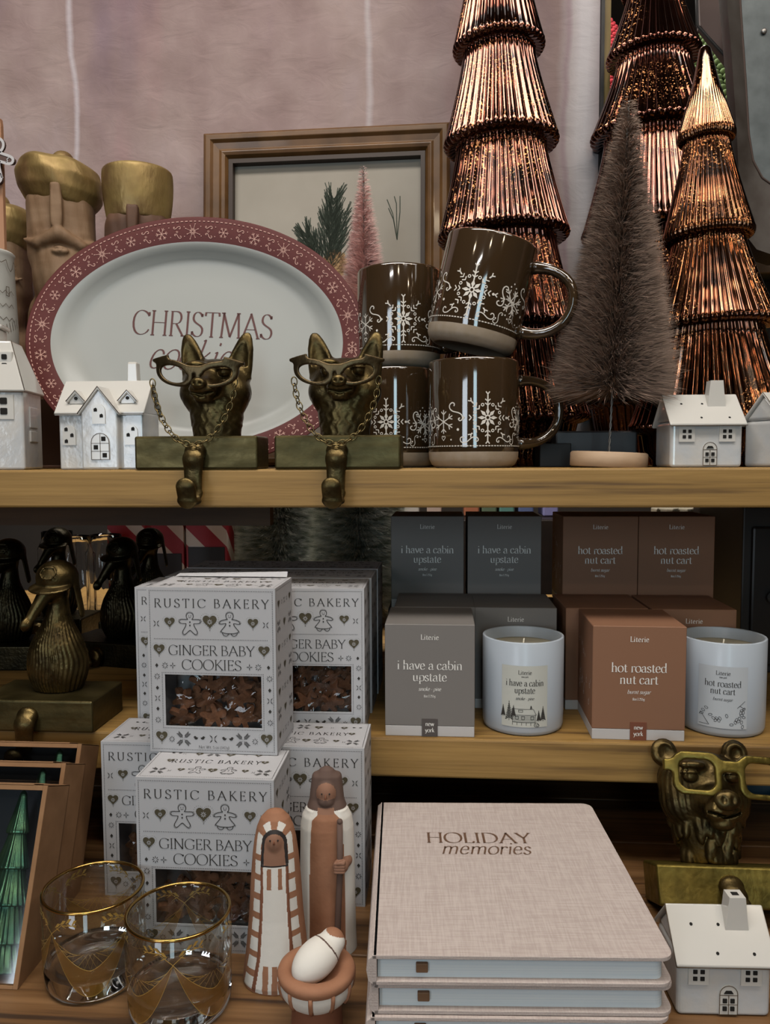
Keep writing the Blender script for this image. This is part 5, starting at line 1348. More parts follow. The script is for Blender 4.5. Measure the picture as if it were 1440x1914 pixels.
def make_manger(label):
    root = thing('clay_manger', label, 'clay figurine'); b = MB()
    Rm = .0262
    b.lathe([(0, 0), (.0185, 0), (.0188, .003), (.0180, .016), (.0190, .024)], 48, 1); b.lathe([(.0190, .024), (.0225, .0270), (.0252, .0310), (.0264, .0360), (.0264, .041)], 64, 2)
    b.lathe([(.0264, .0395), (.0276, .0415), (.0282, .0445), (.0270, .0472), (.0230, .0480), (.0190, .0472), (.0160, .0440), (.0120, .0400), (0, .0380)], 64, 0)
    root_b = b.build('basket', [TERRA, TERRAD, CHALK], root)
    s = MB()
    for k in range(7):
        a = R(-158 + k * 34); s.tube([(r * math.cos(a), r * math.sin(a), z) for r, z in ((.0268, .0410), (.0266, .0360), (.0254, .0310), (.0228, .0268))], .0016, 6, flat=.6)
    s.build('clay_strip', TERRA, root)
    return root
def make_baby(label):
    root = thing('swaddled_infant', label, 'clay figurine')
    def f(P):
        d = ell(P, (-.0015, 0, 0), (.0205, .0135, .0130)); d = smin(d, ell(P, (.0150, 0, .0020), (.0085, .0095, .0090)), .002)
        return d
    def mf(C):
        m = np.zeros(len(C), int); m[(C[:, 0] > .0150) & (C[:, 2] < .0060)] = 0; m[(((C[:, 0] - .0190) / .0060) ** 2 + ((C[:, 1]) / .0070) ** 2 < 1) & (C[:, 2] > .000)] = 1
        q = C[:, 0] + .15 * C[:, 2] - .0085; m[np.abs(q) < .00055] = 2; return m
    sculpt('swaddling', f, (-.024, -.016, -.015), (.026, .016, .015), .0006, [CHALK, TERRA, UMBER], root, matf=mf)
    return root
def make_frame(label):
    W, H, FW = .342, .462, .040
    root = thing('picture_frame', label, 'framed picture')
    b = MB(); prof = [(0, 0), (0, -.022), (.004, -.026), (.010, -.026), (.014, -.022), (.022, -.020), (.026, -.022), (.030, -.020), (.034, -.014), (.034, 0)]
    # mitred moulding: sweep the profile round the rectangle
    cs = [(-1, 0), (1, 0), (1, 1), (-1, 1)]; k = len(prof); vs = []
    for sx, sz in cs:
        for o, y in prof: vs.append((sx * (W / 2 - o), y, o if sz == 0 else H - o))
    for c in range(4):
        for j in range(k - 1): b.f.append([c * k + j, ((c + 1) % 4) * k + j, ((c + 1) % 4) * k + j + 1, c * k + j + 1]); b.m.append(0); b.s.append(False)
    b.v = vs; b.build('moulding', FRAMEW, root, bevel=.0008)
    i = MB(); o = .034
    for (lo, hi) in (((-W / 2 + o, -.016, o), (-W / 2 + FW, -.004, H - o)), ((W / 2 - FW, -.016, o), (W / 2 - o, -.004, H - o)), ((-W / 2 + FW, -.016, H - FW), (W / 2 - FW, -.004, H - o)), ((-W / 2 + FW, -.016, o), (W / 2 - FW, -.004, FW))): i.box(lo, hi)
    i.build('inner_lip', FRAMED, root)
    p = MB(); p.box((-W / 2 + o, -.004, o), (W / 2 - o, -.001, H - o))
    I = Ink(); r = random.Random(11)
    # pine spray: needles fanning from a stem, a cone, three loose needles
    def spray(x0, z0, x1, z1, n, ln):
        a = math.atan2(z1 - z0, x1 - x0)
        for q in range(n):
            t = r.random(); x = x0 + (x1 - x0) * t; z = z0 + (z1 - z0) * t; sg = 1 if q % 2 else -1; e = a + sg * r.uniform(.25, .75); l = ln * r.uniform(.6, 1.0) * (1 - .35 * t)
            I.stroke([(x, z), (x + l * .55 * math.cos(e), z + l * .55 * math.sin(e)), (x + l * math.cos(e - sg * .12), z + l * math.sin(e - sg * .12))], .0010)
    spray(.000, .285, .010, .372, 230, .044); spray(-.006, .275, -.030, .325, 150, .042); spray(.004, .27, .024, .35, 120, .038)
    for row in range(9):
        z = .262 + row * .0042; w = .011 * math.sin(PI * (row + 1.2) / 11) + .003
        for q in range(5):
            x = .010 + (q - 2 + (row % 2) * .5) * w * .48; I.poly([(x - w * .3, z), (x, z - .003), (x + w * .3, z), (x + w * .12, z + .005), (x - w * .12, z + .005)], 1 + (row + q) % 2)
    for P in ('M.098 .312 L.097 .362 L.094 .372', 'M.098 .312 L.102 .350 L.102 .372', 'M.098 .312 L.092 .348 L.084 .368', 'M.098 .312 L.093 .340 L.086 .356'): I.stroke(path(P)[0], .0011)
    I.onto(p, lambda x, z: (x, -.0045, z), 1)
    p.build('botanical_print', [PRINTP, mat('print_green', '#2f372b', .8), mat('print_cone_brown', '#7a5a3c', .8), mat('print_cone_tan', '#9a7a54', .8)], root, recalc=False)
    return root
LE1, LE2, LE3, EXPO = 24.5, 18.0, 3.4, -0.12
# ------------------------------------------------------------------ placing
def X(px, Y, py=872): return PY(px, py, Y).x
# --- setting
WY = 1.13
seams = [X(140, WY, 200), X(690, WY, 250), X(1088, WY, 200)]
wx0, wx1 = -1.15, X(1119, WY, 300)
PLASTER_SEAMS = [(seams[0], .006, '#b8aeb2', .75), (seams[1], .006, '#b3a8a9', .7), (seams[2], .036, '#c2bbbc', .9), (X(1050, WY), .006, '#8c7078', .5)]
b = MB(); b.box((wx0, WY, TZ), (wx1, WY + .012, TZ + 1.05)); struct(b.build('wall_back', plaster()))
b = MB(); b.box((wx1 + .0005, WY - .006, TZ), (wx1 + .005, WY + .018, TZ + 1.05)); struct(b.build('trim_1', mat('black_edge', '#15100e', .5)))
b = MB(); b.box((wx1 + .0055, WY, TZ), (wx1 + .0145, WY + .02, TZ + 1.05)); struct(b.build('trim_2', mat('yellow_wood_batten', '#8c7440', .5, var='#765f32', vscale=20, vstretch=(4, 4, .5))))
def shelf(name, z, th, y1, label, cat='shelf'):
    b = MB(); b.box((-1.0, YF, z - th), (1.1, y1, z)); o = b.build(name, WOODX, bevel=.0022, seg=2); return tag(o, label, cat)
shelf('shelf_plank', TZ, .038, 1.20, 'upper pine shelf plank running across the picture under the mugs and trees')
shelf('shelf_plank', MZ, .040, 1.60, 'middle pine shelf plank under the candles and cookie boxes')
b = MB(); b.box((-1.0, .98, TZ - .075), (-.22, 1.0, TZ - .039)); tag(b.build('shelf_batten', mat('aged_batten_wood', '#5c432e', .7, var='#483322', vscale=15, vstretch=(.3, 4, 4))), 'dull brown wooden batten under the upper shelf at the left', 'shelf batten')
b = MB()
for k in range(9):
    y = .30 + k * .105; b.box((-1.0, y, BZ - .03), (1.1, y + .1035, BZ))
tag(b.build('display_table', WOODT, bevel=.0015), 'brown planked table top at the bottom under the glasses, figurines and albums', 'table')
for x in (-1.035, 1.135):
    b = MB(); b.box((x - .03, 1.29 if False else .80, .0), (x + .03, 1.20, TZ - .04)); tag(b.build('shelf_upright', DARKW, bevel=.002), 'dark wooden upright at the %s end of the shelves' % ('left' if x < 0 else 'right'), 'shelf upright')
b = MB(); b.box((-1.0, 1.25, BZ), (1.1, 1.27, MZ - .045)); tag(b.build('dark_gap_sheet', mat('painted_gap_dark', '#0d0b0a', .9)), 'black sheet standing in for the darkness under the middle shelf', 'board')  # added black sheet, painted as the darkness of the open gap
RX, RY0, RY1, RZ = 2.6, -3.0, 3.6, 2.75
b = MB(); b.box((-RX, RY0, -.05), (RX, RY1, 0)); struct(b.build('floor', mat('grey_shop_floor', '#4a4038', .6, var='#3d342d', vscale=3)))
b = MB(); b.box((-RX, RY0, RZ), (RX, RY1, RZ + .05)); struct(b.build('ceiling', mat('shop_ceiling', '#4c4844', .9)))
WM = mat('shop_wall_paint', '#443d37', .9, var='#38322d', vscale=2)
for nm, lo, hi in (('wall_left', (-RX - .05, RY0, 0), (-RX, RY1, RZ)), ('wall_right', (RX, RY0, 0), (RX + .05, RY1, RZ)), ('wall_far', (-RX, RY1, 0), (RX, RY1 + .05, RZ)), ('wall_front', (-RX, RY0 - .05, 0), (RX, RY0, RZ))):
    b = MB(); b.box(lo, hi); struct(b.build(nm, WM))

# --- upper shelf
yb = YF
fr = make_frame('brown moulded wood frame with a pine sprig print, leaning on the pink wall'); fr.location = (X(608, 1.06), 1.075, TZ); fr.rotation_euler = (R(-4), 0, R(-1.5))
pl = make_platter(); pl.location = (X(359, .87, 632), .895, TZ + .1425); pl.rotation_euler = (R(-9), R(3.0), 0)
b = MB(); b.box((-.13, 0, 0), (.13, .012, .085)); b.box((-.13, -.026, 0), (.13, 0, .004)); tag(b.build('platter_stand', mat('brown_stand_wood', '#4e3526', .6), loc=(X(210, .93), .925, TZ), bevel=.001), 'dark brown wooden stand behind the platter, seen between the two left cottages', 'plate stand')

k2 = make_king('carved_king', 'carved wooden bearded bust with a puffy gilded turban behind the platter', 'turban', 1, .343, None, 1); k2.location = (X(126, .985), .99, TZ); k2.rotation_euler = (0, 0, R(21))
k3 = make_king('carved_king', 'carved wooden bust with a tall drum-shaped gilded hat behind the platter', 'drum', 1, .312, None, 2, mat('dark_carved_wood', '#5d402d', .7, var='#4a3122', vscale=18, vstretch=(1, 1, 3))); k3.location = (X(268, .985), .99, TZ); k3.rotation_euler = (0, 0, R(14))
k1 = make_king('carved_king', 'carved wooden bust at the left edge, half hidden behind the turbaned bust', 'turban', 1, .312, None, 3); k1.location = (X(-4, 1.03), 1.05, TZ)
for k in (k1, k2, k3): k['group'] = 'carved wooden busts with gilded hats'

# white ceramic canister at the left edge with spatula and ornament
cn = thing('ceramic_canister', 'tall white ceramic canister with brown icing lines at the left edge', 'canister', (X(-26, .86), .87, TZ))
b = MB(); b.lathe([(0, 0), (.034, 0), (.0345, .16), (.0320, .238), (.0325, .243), (.0335, .246), (.0315, .248), (.0300, .246), (.0300, .05), (0, .05)], 64); b.build('canister_body', mat('grey_white_ceramic', '#a9a8a2', .5), cn)
I = Ink()
for k in range(9):
    a = k * .024; I.stroke([(a + .012 * t, .236 - .012 * math.sin(PI * t)) for t in (0, .25, .5, .75, 1)], .0007); I.stroke([(a + .012 + .012 * t, .236 - .004 * math.sin(PI * t)) for t in (0, .5, 1)], .0007)
for z in (.200, .185, .170): I.stroke([(.03 + q * .004, z + .002 * (-1) ** q) for q in range(20)], .0006)
for q in range(7): I.stroke([(.088 + q * .004, .150 + q * .002), (.086 + q * .004, .160 + q * .002)], .0006)
I.stroke([(.095, .196), (.095, .206), (.099, .206), (.099, .196)], .0007, True)
b = MB(); I.onto(b, lambda x, z: (.0350 * math.cos(-PI + x / .034), .0350 * math.sin(-PI + x / .034), z)); b.build('icing_line', CERL, cn, recalc=False)
b = MB(); b.prism([(-.020, 0), (.013, 0), (.0155, .335), (.0145, .343), (-.02, .345)], -.003, .003, fn=lambda x, z, d: (x, d, z))
tag(b.build('wooden_spatula', mat('peach_wood', '#b08466', .6, var='#9c7052', vscale=15, vstretch=(3, 3, .5)), loc=(X(-6, .86), .87, TZ + .052), bevel=.0008), 'flat peach coloured wooden blade standing in the white canister', 'spatula')
gb = thing('gingerbread_ornament', 'dark gingerbread man ornament with white piped edge at the left edge', 'ornament', (X(-12, .862, 300), .862, PY(-12, 300, .862).z), rot=(0, R(20), 0))
P = path('M0 1 C.36 1 .40 .56 .18 .42 C.5 .36 .95 .5 .95 .24 C.95 .0 .55 .06 .34 .04 C.34 -.3 .8 -.6 .62 -.84 C.44 -1.04 .2 -.6 0 -.52')[0]; P = P + [(-x, y) for x, y in reversed(P[1:-1])]
b = MB(); b.prism([(x * .026, y * .026) for x, y in P], -.002, .002, fn=lambda x, z, d: (x, d, z)); b.build('cookie_body', mat('dark_gingerbread', '#54403a', .8), gb)
I = Ink(); I.stroke([(x * .0245, y * .0245) for x, y in P], .0030, True)
for sx in (-1, 1): I.stroke([(sx * (.012 + .002 * q), -.012 - .0015 * q + .002 * (q % 2)) for q in range(4)], .0010); I.stroke([(sx * (.016 + .0015 * (q % 2)), .002 + q * .002) for q in range(4)], .001)
b = MB(); I.onto(b, lambda x, z: (x, -.0026, z)); b.build('piped_icing', mat('pale_icing', '#b4b0b0', .7), gb, recalc=False)

h = make_tallhouse('tall white ceramic townhouse with steep roof at the left end of the upper shelf'); h.location = (X(-16, YF + .04), YF + .042, TZ); h.rotation_euler = (0, 0, R(11))
h = make_gabled('white ceramic cottage with a pointed centre gable and two dormers in front of the platter'); h.location = (X(206, YF + .035), YF + .038, TZ)
h1 = make_cottage('small white ceramic cottage with chimney on the upper shelf beside the brown bristle tree'); h1.location = (X(1301, YF + .04), YF + .036, TZ); h1.rotation_euler = (0, 0, R(2))
h2 = dup(h1, (X(1476, YF + .03), YF + .030, TZ), R(24), 'white ceramic cottage cut off by the right edge on the upper shelf')
hb = PZ(1339, 1899, BZ)
h3 = dup(h1, (hb.x + .0045, hb.y + .024, BZ), R(2), 'white ceramic cottage on the table to the right of the albums')
for q in (h1, h2, h3): q['group'] = 'small white ceramic cottages with round roof holes'

d1, hd, gl, ch = make_dog_holder('brass dog head in chained cat-eye spectacles, head turned left, nearer the gabled cottage')
d1.location = (X(367, YF), YF - .001, TZ)
d2 = dup(d1, (X(631, YF), YF - .001, TZ), 0, 'brass dog head in chained cat-eye spectacles, facing straight out beside the mugs')
hd.rotation_euler = (R(-4), 0, R(-4)); hd.location.x = .012; gl.rotation_euler = (0, R(3), R(-3)); gl.location.x = .004
for c in d2.children:
    if c.name.startswith('dog_head'): c.rotation_euler = (R(-6), 0, R(0)); c.location.x = .004
    if c.name.startswith('spectacles'): c.rotation_euler = (0, R(1), R(-2)); c.location.x = 0

m1 = make_mug(); m1.location = (X(885, .825), .825, TZ); m1.rotation_euler = (0, 0, R(12)); m1['label'] = 'olive brown snowflake mug standing upright on the shelf under the tilted mug'
m1['group'] = 'olive brown snowflake mugs in two stacks'
m2 = dup(m1, (X(740, .895), .895, TZ), R(-12), 'olive brown snowflake mug, bottom of the left stack, partly behind the brass dog')
m3 = dup(m1, (X(745, .895, 690) + .0008, .895, TZ + .1107), R(6), 'olive brown snowflake mug upright on the left stack, in front of the pink tree')
m4 = dup(m1, (X(877, .825, 660), .822, TZ + .1235), 0, 'olive brown snowflake mug lying tilted on top of the right stack', rot=(R(-3), R(12.5), R(-16)))
# print on the upright front mug turns with its body
t1 = make_copper_tree('copper_glass_tree', 'very tall ribbed copper glass tree behind the mugs, its top beyond the picture', COPA,
    [(.80, .010, .70, .034), (.697, .027, .61, .0435), (.600, .034, .512, .0530), (.500, .0420, .400, .0665), (.388, .053, .288, .0765), (.275, .062, .175, .0850), (.162, .070, .064, .0960)], 40, base=[(.078, .030), (.070, .012), (.072, 0)])
t1.location = (X(951, .985), .985, TZ); t1.rotation_euler = (0, R(-1.7), 0)
t2 = make_copper_tree('copper_glass_tree', 'tall dark ribbed copper glass tree behind the brown bristle tree', COPA,
    [(.85, .010, .755, .028), (.745, .022, .632, .0400), (.620, .033, .544, .0580), (.532, .046, .444, .0770), (.432, .061, .318, .0880), (.306, .068, .190, .0895), (.178, .071, .090, .0895)], 40, base=[(.070, .040), (.058, .012), (.060, 0)])
t2.location = (X(1216, 1.09), 1.09, TZ); t2.rotation_euler = (0, R(-.6), 0)
t3 = make_copper_tree('copper_glass_tree', 'shorter amber copper glass tree with a smooth pointed tip at the right', COPB,
    [(.448, .0065, .362, .0285), (.352, .0230, .258, .0450), (.248, .036, .160, .0650), (.150, .053, .052, .0840)], 44, base=[(.070, .020), (.060, .008), (.062, 0)], smooth_top=.05)
t3.location = (X(1332, .89), .890, TZ); t3.rotation_euler = (0, R(-2.3), 0)
for t in (t1, t2, t3): t['group'] = 'ribbed copper glass trees'

bt = make_brush_tree('bristle_tree', 'large brown bottle brush tree on a round pale wood base', .290, .068, .080, 32000, BRIST, PALEWOOD, .0385, .0155, w=.00040, seed=2, up=.22, top_r=.006, power=.88)
bt.location = (X(1142, .80), .812, TZ); bt.rotation_euler = (0, R(2.4), 0)
pt = make_brush_tree('bristle_tree', 'blush pink bottle brush tree behind the left mug stack',   .315, .062, .060, 26000, BRISTP, PALEWOOD, .034, .015, w=.00032, seed=5, up=.26, top_r=.005, power=1.0)
pt.location = (X(683, .985), .985, TZ)
b = MB(); b.box((-.017, 0, 0), (.017, .05, .026)); tag(b.build('black_box', BLACK, loc=(X(1040, .86), .865, TZ), bevel=.001), 'small glossy black box on the shelf behind the mug handle', 'box')
b = MB(); b.box((-.045, 0, 0), (.045, .04, .040)); tag(b.build('grey_tin', mat('dull_grey_tin', '#3c3838', .4, metal=.3), loc=(X(1110, .9), .885, TZ), bevel=.002), 'dull grey tin behind the round base of the brown bristle tree', 'tin')

# --- cookie boxes
ck, (wx_0, wx_1, wz_0, wz_1) = make_cookie_box()
def PC(px, py, z, w=CKW): p = PZ(px, py, z); return Vector((p.x, p.y, z))
spots = []
a = PC(388, 1780, BZ); spots.append(((a.x, a.y, BZ), 0, 'white cookie box in front on the table, under the topmost box', 1))
a = PC(399, 1409, BZ + .149); spots.append(((a.x, a.y, BZ + CKH + .0006), R(-1.5), 'white cookie box on top of the front stack, its window fully in view', 1))
a = PC(683, 1695, BZ); spots.append(((a.x - CKW / 2, a.y, BZ), 0, 'white cookie box on the table behind the bearded clay man', 1))
a = PZ(683, 1097, MZ + CKH); spots.append(((a.x - CKW / 2, YF + .004, MZ), R(1), 'white cookie box on the middle shelf right of the front stack', 1))
a = PZ(183, 1390, BZ + CKH); spots.append(((a.x + CKW / 2, a.y + .006, BZ), 0, 'white cookie box on the table at the left behind the rear tumbler', 1))
a = PZ(230, 1106, MZ + CKH); spots.append(((a.x + CKW / 2, YF + .004, MZ), R(-1), 'white cookie box on the middle shelf left of the front stack', 1))
pl4 = spots[3][0]; pl6 = spots[5][0]
for r_ in range(1, 3):
    spots.append(((pl4[0] + .001 * r_, pl4[1] + .071 * r_, MZ), 0, 'white cookie box in the shade %s the right one on the middle shelf' % ('directly behind' if r_ == 1 else 'two rows behind'), 0))
    spots.append(((pl6[0] + .004 + .002 * r_, pl6[1] + .071 * r_, MZ), R(-1), 'white cookie box in the shade %s the left one on the middle shelf' % ('directly behind' if r_ == 1 else 'two rows behind'), 0))
cookie = make_cookie(); first = True; used = False
for k, (loc, rz, lab, fill) in enumerate(spots):
    o = ck if k == 0 else dup(ck, loc, rz)
    o.location = loc; o.rotation_euler = (0, 0, rz); o['label'] = lab; o['group'] = 'white cookie boxes in stacks'
    if fill:
        rr = random.Random(40 + k); M = Matrix.Translation(loc) @ Matrix.Rotation(rz, 4, 'Z')
        which = ['lower front box', 'topmost front box', 'box behind the clay man', 'right box on the middle shelf', 'left box on the table', 'left box on the middle shelf'][k]
        q = 0
        for row in range(3):
            for c in range(6):
                if (row, c) == (2, 0) : continue
                cx = wx_0 + .010 + c * (wx_1 - wx_0 - .018) / 5 + rr.uniform(-.003, .003); cz = wz_0 + .003 + row * .0135 + rr.uniform(-.002, .002); cy = .0130 + rr.uniform(0, .006) + (c % 2) * .008
                if cz > wz_1 - .004: continue
                p = M @ Vector((cx, cy + row * .002, cz + .002))
                if used: o2 = cookie.copy(); COL.objects.link(o2)
                else: o2 = cookie; used = True
                o2.location = p; o2.rotation_euler = (rr.uniform(-.5, .5), rr.uniform(-2.6, 2.6), rr.uniform(-.5, .5))
                tag(o2, 'small brown gingerbread cookie behind the window of the %s' % which, 'cookie', 'gingerbread cookies in the ' + which)
# raised tuck flap of the topmost box
fl = MB(); fl.add([(-CKW / 2 + .004, .060, CKH + .0012), (CKW / 2 - .003, .060, CKH + .0012), (CKW / 2 - .004, CKD + .001, CKH + .0055), (-CKW / 2 + .006, CKD, CKH + .0030)], [(0, 1, 2, 3)]); fl.build('tuck_flap', CART, bpy.data.objects['cookie_box.001'], recalc=False)

# --- ducks
dk = make_duck_holder('brass goose bust in a flying cap, in front on the middle shelf'); dk.location = (X(70, YF, 1375), YF - .006, MZ)
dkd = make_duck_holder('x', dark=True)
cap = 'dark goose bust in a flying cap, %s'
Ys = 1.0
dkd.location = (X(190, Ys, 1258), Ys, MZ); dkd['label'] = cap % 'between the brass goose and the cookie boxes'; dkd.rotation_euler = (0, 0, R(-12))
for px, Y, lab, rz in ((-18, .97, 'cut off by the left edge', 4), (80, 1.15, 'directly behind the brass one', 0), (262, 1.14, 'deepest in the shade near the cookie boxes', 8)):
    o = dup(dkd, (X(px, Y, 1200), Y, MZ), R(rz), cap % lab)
for o in bpy.data.objects:
    if o.parent is None and o.get('category') == 'stocking holder' and 'goose' in str(o.get('label')): o['group'] = 'goose stocking holders on the middle shelf'

# --- candles and their boxes
cb = make_candle_box(TAUPE, 'i have a cabin', 'upstate', 'smoke · pine'.replace('·', '*'), TAGT, 'taupe candle box in front on the shelf edge, left of the cabin candle')
cb['group'] = 'taupe candle boxes'
fx = (PZ(722, 1375, MZ).x + PZ(886, 1379, MZ).x) / 2; cb.location = (fx, YF + .0065, MZ)
rx = PZ(888, 1326, MZ).x + .0447
dup(cb, (fx + .004, YF + .0985, MZ), 0, 'taupe candle box directly behind the front taupe box')
dup(cb, (rx, YF + .0985, MZ), 0, 'taupe candle box standing behind the white cabin candle')
zt = MZ + .0940
def backx(px, Y=.945): return X(px, Y, 1040)
dup(cb, (backx(799), .950, zt), R(0), 'taupe candle box in the raised back row, left one')
dup(cb, (backx(944), .952, zt), R(0), 'taupe candle box in the raised back row, right one')
cr = make_candle_box(RUST, 'hot roasted', 'nut cart', 'burnt sugar', TAGR, 'terracotta candle box in front on the shelf edge, turned slightly')
cr['group'] = 'terracotta candle boxes'
fx2 = (PZ(1108, 1382, MZ).x + PZ(1279, 1386, MZ).x) / 2; cr.location = (fx2, YF + .0085, MZ); cr.rotation_euler = (0, 0, R(-1))
dup(cr, (fx2 - .012, YF + .1005, MZ), R(1), 'terracotta candle box directly behind the front terracotta box')
dup(cr, (X(1300, .85, 1160), YF + .0985, MZ), 0, 'terracotta candle box standing behind the right candle')
dup(cr, (backx(1124), .950, zt), 0, 'terracotta candle box in the raised back row, left one')
dup(cr, (backx(1268), .952, zt), 0, 'terracotta candle box in the raised back row, right one')
for px in (872, 1196):
    b = MB(); b.box((-.096, 0, 0), (.096, .090, zt - MZ - .0008)); tag(b.build('display_riser', BLACK, loc=(backx(px), .9495, MZ), bevel=.001), 'black riser under the back row of %s candle boxes' % ('taupe' if px < 1000 else 'terracotta'), 'riser')
c1 = make_candle('white jar candle with a cabin drawing on its label', 'i have a cabin', 'upstate', 'smoke * pine', art_cabin(), LABEL)
p = PZ(985, 1378, MZ); c1.location = (p.x, p.y + .0415, MZ); c1.rotation_euler = (0, 0, R(-3))
c2 = make_candle('white jar candle with a nut drawing on its label at the right edge', 'hot roasted', 'nut cart', 'burnt sugar', art_nuts(), LABELB)
p = PZ(1363, 1382, MZ); c2.location = (p.x + .0070, p.y + .0425, MZ); c2.rotation_euler = (0, 0, R(-18))

# --- table: albums
bk = make_book('blush linen album on top of the stack with foil lettering')
A_ = PZ(697, 1785, BZ + .084); B_ = PZ(1262, 1790, BZ + .084)
ang = math.atan2(B_.y - A_.y, B_.x - A_.x); ctr = (A_ + B_) / 2
for k in range(4):
    loc = (ctr.x + (.0, .001, -.0012, .001)[k], ctr.y + (0, .0015, -.001, .001)[k], BZ + .0632 - k * .02105)
    o = bk if k == 0 else dup(bk, loc, ang, 'blush linen album %s' % ('second from the top of the stack', 'third from the top of the stack', 'at the bottom of the stack')[k - 1])
    o.location = loc; o.rotation_euler = (0, 0, ang)
    if k:
        for c in list(o.children):
            if c.name.startswith('foil'): bpy.data.objects.remove(c)

br = make_bear_holder('brass bear head with big spectacles on a gilt block at the right of the table')
p = PZ(1225, 1694, BZ + .021); br.location = (p.x + .0665, p.y, BZ + .021); br.rotation_euler = (R(-24), 0, 0)
w = make_woman('clay figurine of a woman in a striped white veil'); p = PZ(508, 1862, BZ); w.location = (p.x, p.y + .021, BZ); w.rotation_euler = (0, 0, R(8))
m = make_man('clay figurine of a bearded man in a white cape holding a staff'); p = PZ(608, 1792, BZ); m.location = (p.x, p.y + .018, BZ); m.rotation_euler = (0, 0, R(4))
g = make_manger('round clay manger with white band in front of the two standing clay figures'); p = PZ(588, 1945, BZ); g.location = (p.x, p.y + .012, BZ)
by = make_baby('small white swaddled clay infant lying in the round manger'); by.location = (g.location.x + .001, g.location.y + .001, BZ + .0530); by.rotation_euler = (R(8), R(-18), R(48))
for o in (w, m, g, by): o['group'] = 'clay nativity figures'

t1_ = make_tumbler('clear gold rimmed tumbler at the left, the farther of the two'); p = PZ(168, 1884, BZ); t1_.location = (p.x - .0120, p.y + .037, BZ); t1_.rotation_euler = (0, 0, R(20))
t2_ = dup(t1_, None, R(58), 'clear gold rimmed tumbler, the nearer of the two, cut off by the bottom edge'); p = PZ(325, 1946, BZ); t2_.location = (p.x - .0080, p.y + .038, BZ)

# --- kraft boxes with green glass trees
kb = make_kraft('kraft box in front at the left edge, showing a green glass tree through its window', 0); p = PZ(33, 1850, BZ)
gt = make_copper_tree('glass_tree_ornament', 'green glass tree ornament seen through the window of the front kraft box', GREENG, [(.118, .004, .094, .012), (.092, .009, .070, .018), (.068, .014, .046, .0235), (.044, .019, .022, .029), (.020, .024, .004, .034)], 22)
gt['category'] = 'ornament'
LE = R(-22)
places = [(p.x, p.y, 'front'), None, None, None]
tops = [(88, 1490), (147, 1447), (183, 1403), (20, 1384)]
names = ['', 'kraft box second in the row behind the front one', 'kraft box third in the row, nearest the cookie boxes', 'kraft box lying farthest back at the left edge']
for k in range(3):
    if k == 0: loc = Vector((p.x, p.y, BZ))
    elif k < 3: loc = Vector((p.x + (0, -.008, -.016)[k], p.y + (0, .0475, .095)[k], BZ))
    else: loc = Vector((p.x - .092, p.y + .137, BZ))
    o = kb if k == 0 else dup(kb, loc, None, names[k]); o.location = loc; o.rotation_euler = (LE, 0, 0)
    if k < 3:
        q = gt if k == 0 else dup(gt, None, None, 'green glass tree ornament inside the %s kraft box' % ('second', 'third')[k - 1])
        q['group'] = 'green glass tree ornaments in kraft boxes'
        M = Matrix.Translation(loc) @ Matrix.Rotation(LE, 4, 'X'); q.location = M @ Vector((-.030, .0190, .006)); q.rotation_euler = (LE, 0, 0); q.scale = (.80, .45, 1.15)

# --- things deeper in the shop
def jar(px, py, Y, r, hgt, lab, z=None):
    o = thing('glass_jar', lab, 'jar', (X(px, Y, py), Y, MZ if z is None else z)); b = MB(); b.lathe([(0, 0), (r, 0), (r, hgt * .8), (r * .8, hgt * .9), (r * .8, hgt), (r * .74, hgt), (r * .74, hgt * .9), (r * .93, hgt * .78), (r * .93, .004), (0, .004)], 24, rf=lambda a, q, z: 1 + .03 * math.cos(8 * a)); b.build('jar_body', GLASS, o); return o
j0 = jar(142, 1100, 1.27, .034, .150, 'clear ribbed glass jar behind the goose busts, left one'); j0['group'] = 'clear jars behind the goose busts'
dup(j0, (X(200, 1.30, 1100), 1.30, MZ), 0, 'clear ribbed glass jar behind the goose busts, right one'); dup(j0, (X(110, 1.36, 1100), 1.36, MZ), 0, 'clear ribbed glass jar behind the goose busts, deepest one')
stripe = mat('red_white_stripes', '#8a1a24', .5)
nt = stripe.node_tree; tcn = nt.nodes.new('ShaderNodeTexCoord'); wv = nt.nodes.new('ShaderNodeTexWave'); wv.inputs['Scale'].default_value = 9; wv.bands_direction = 'DIAGONAL'
rp = nt.nodes.new('ShaderNodeValToRGB'); rp.color_ramp.interpolation = 'CONSTANT'; rp.color_ramp.elements[0].color = S('#8a1a24'); rp.color_ramp.elements[1].position = .62; rp.color_ramp.elements[1].color = S('#bdb2aa')
nt.links.new(tcn.outputs['Object'], wv.inputs[0]); nt.links.new(wv.outputs['Fac'], rp.inputs[0]); nt.links.new(rp.outputs[0], nt.nodes['Principled BSDF'].inputs['Base Color'])
for px, w_, h_, lab in ((235, .07, .215, 'left one'), (312, .06, .200, 'middle one'), (385, .075, .222, 'right one')):
    b = MB(); b.box((-w_ / 2, 0, 0), (w_ / 2, .05, h_)); b.box((-w_ / 2 + .004, -.0015, h_ * .10), (w_ / 2 - .004, 0, h_ * .55), 1); tag(b.build('striped_gift_carton', [stripe, mat('dark_wrap', '#1c1414', .5)], loc=(X(px, 1.36, 1000), 1.362, MZ), bevel=.001), 'red and white striped carton in the shade above the cookie boxes, %s' % lab, 'carton', 'striped cartons in the shade')
g1 = make_brush_tree('bristle_tree', 'frosted green bottle brush tree in the shade behind the cookie boxes, right one', .34, .095, .03, 42000, BRISTG, PALEWOOD, .03, .014, w=.0005, seed=8, up=.03, top_r=.075)
g1.location = (X(672, 1.33, 1100), 1.33, MZ)
g1['group'] = 'frosted green bristle trees'
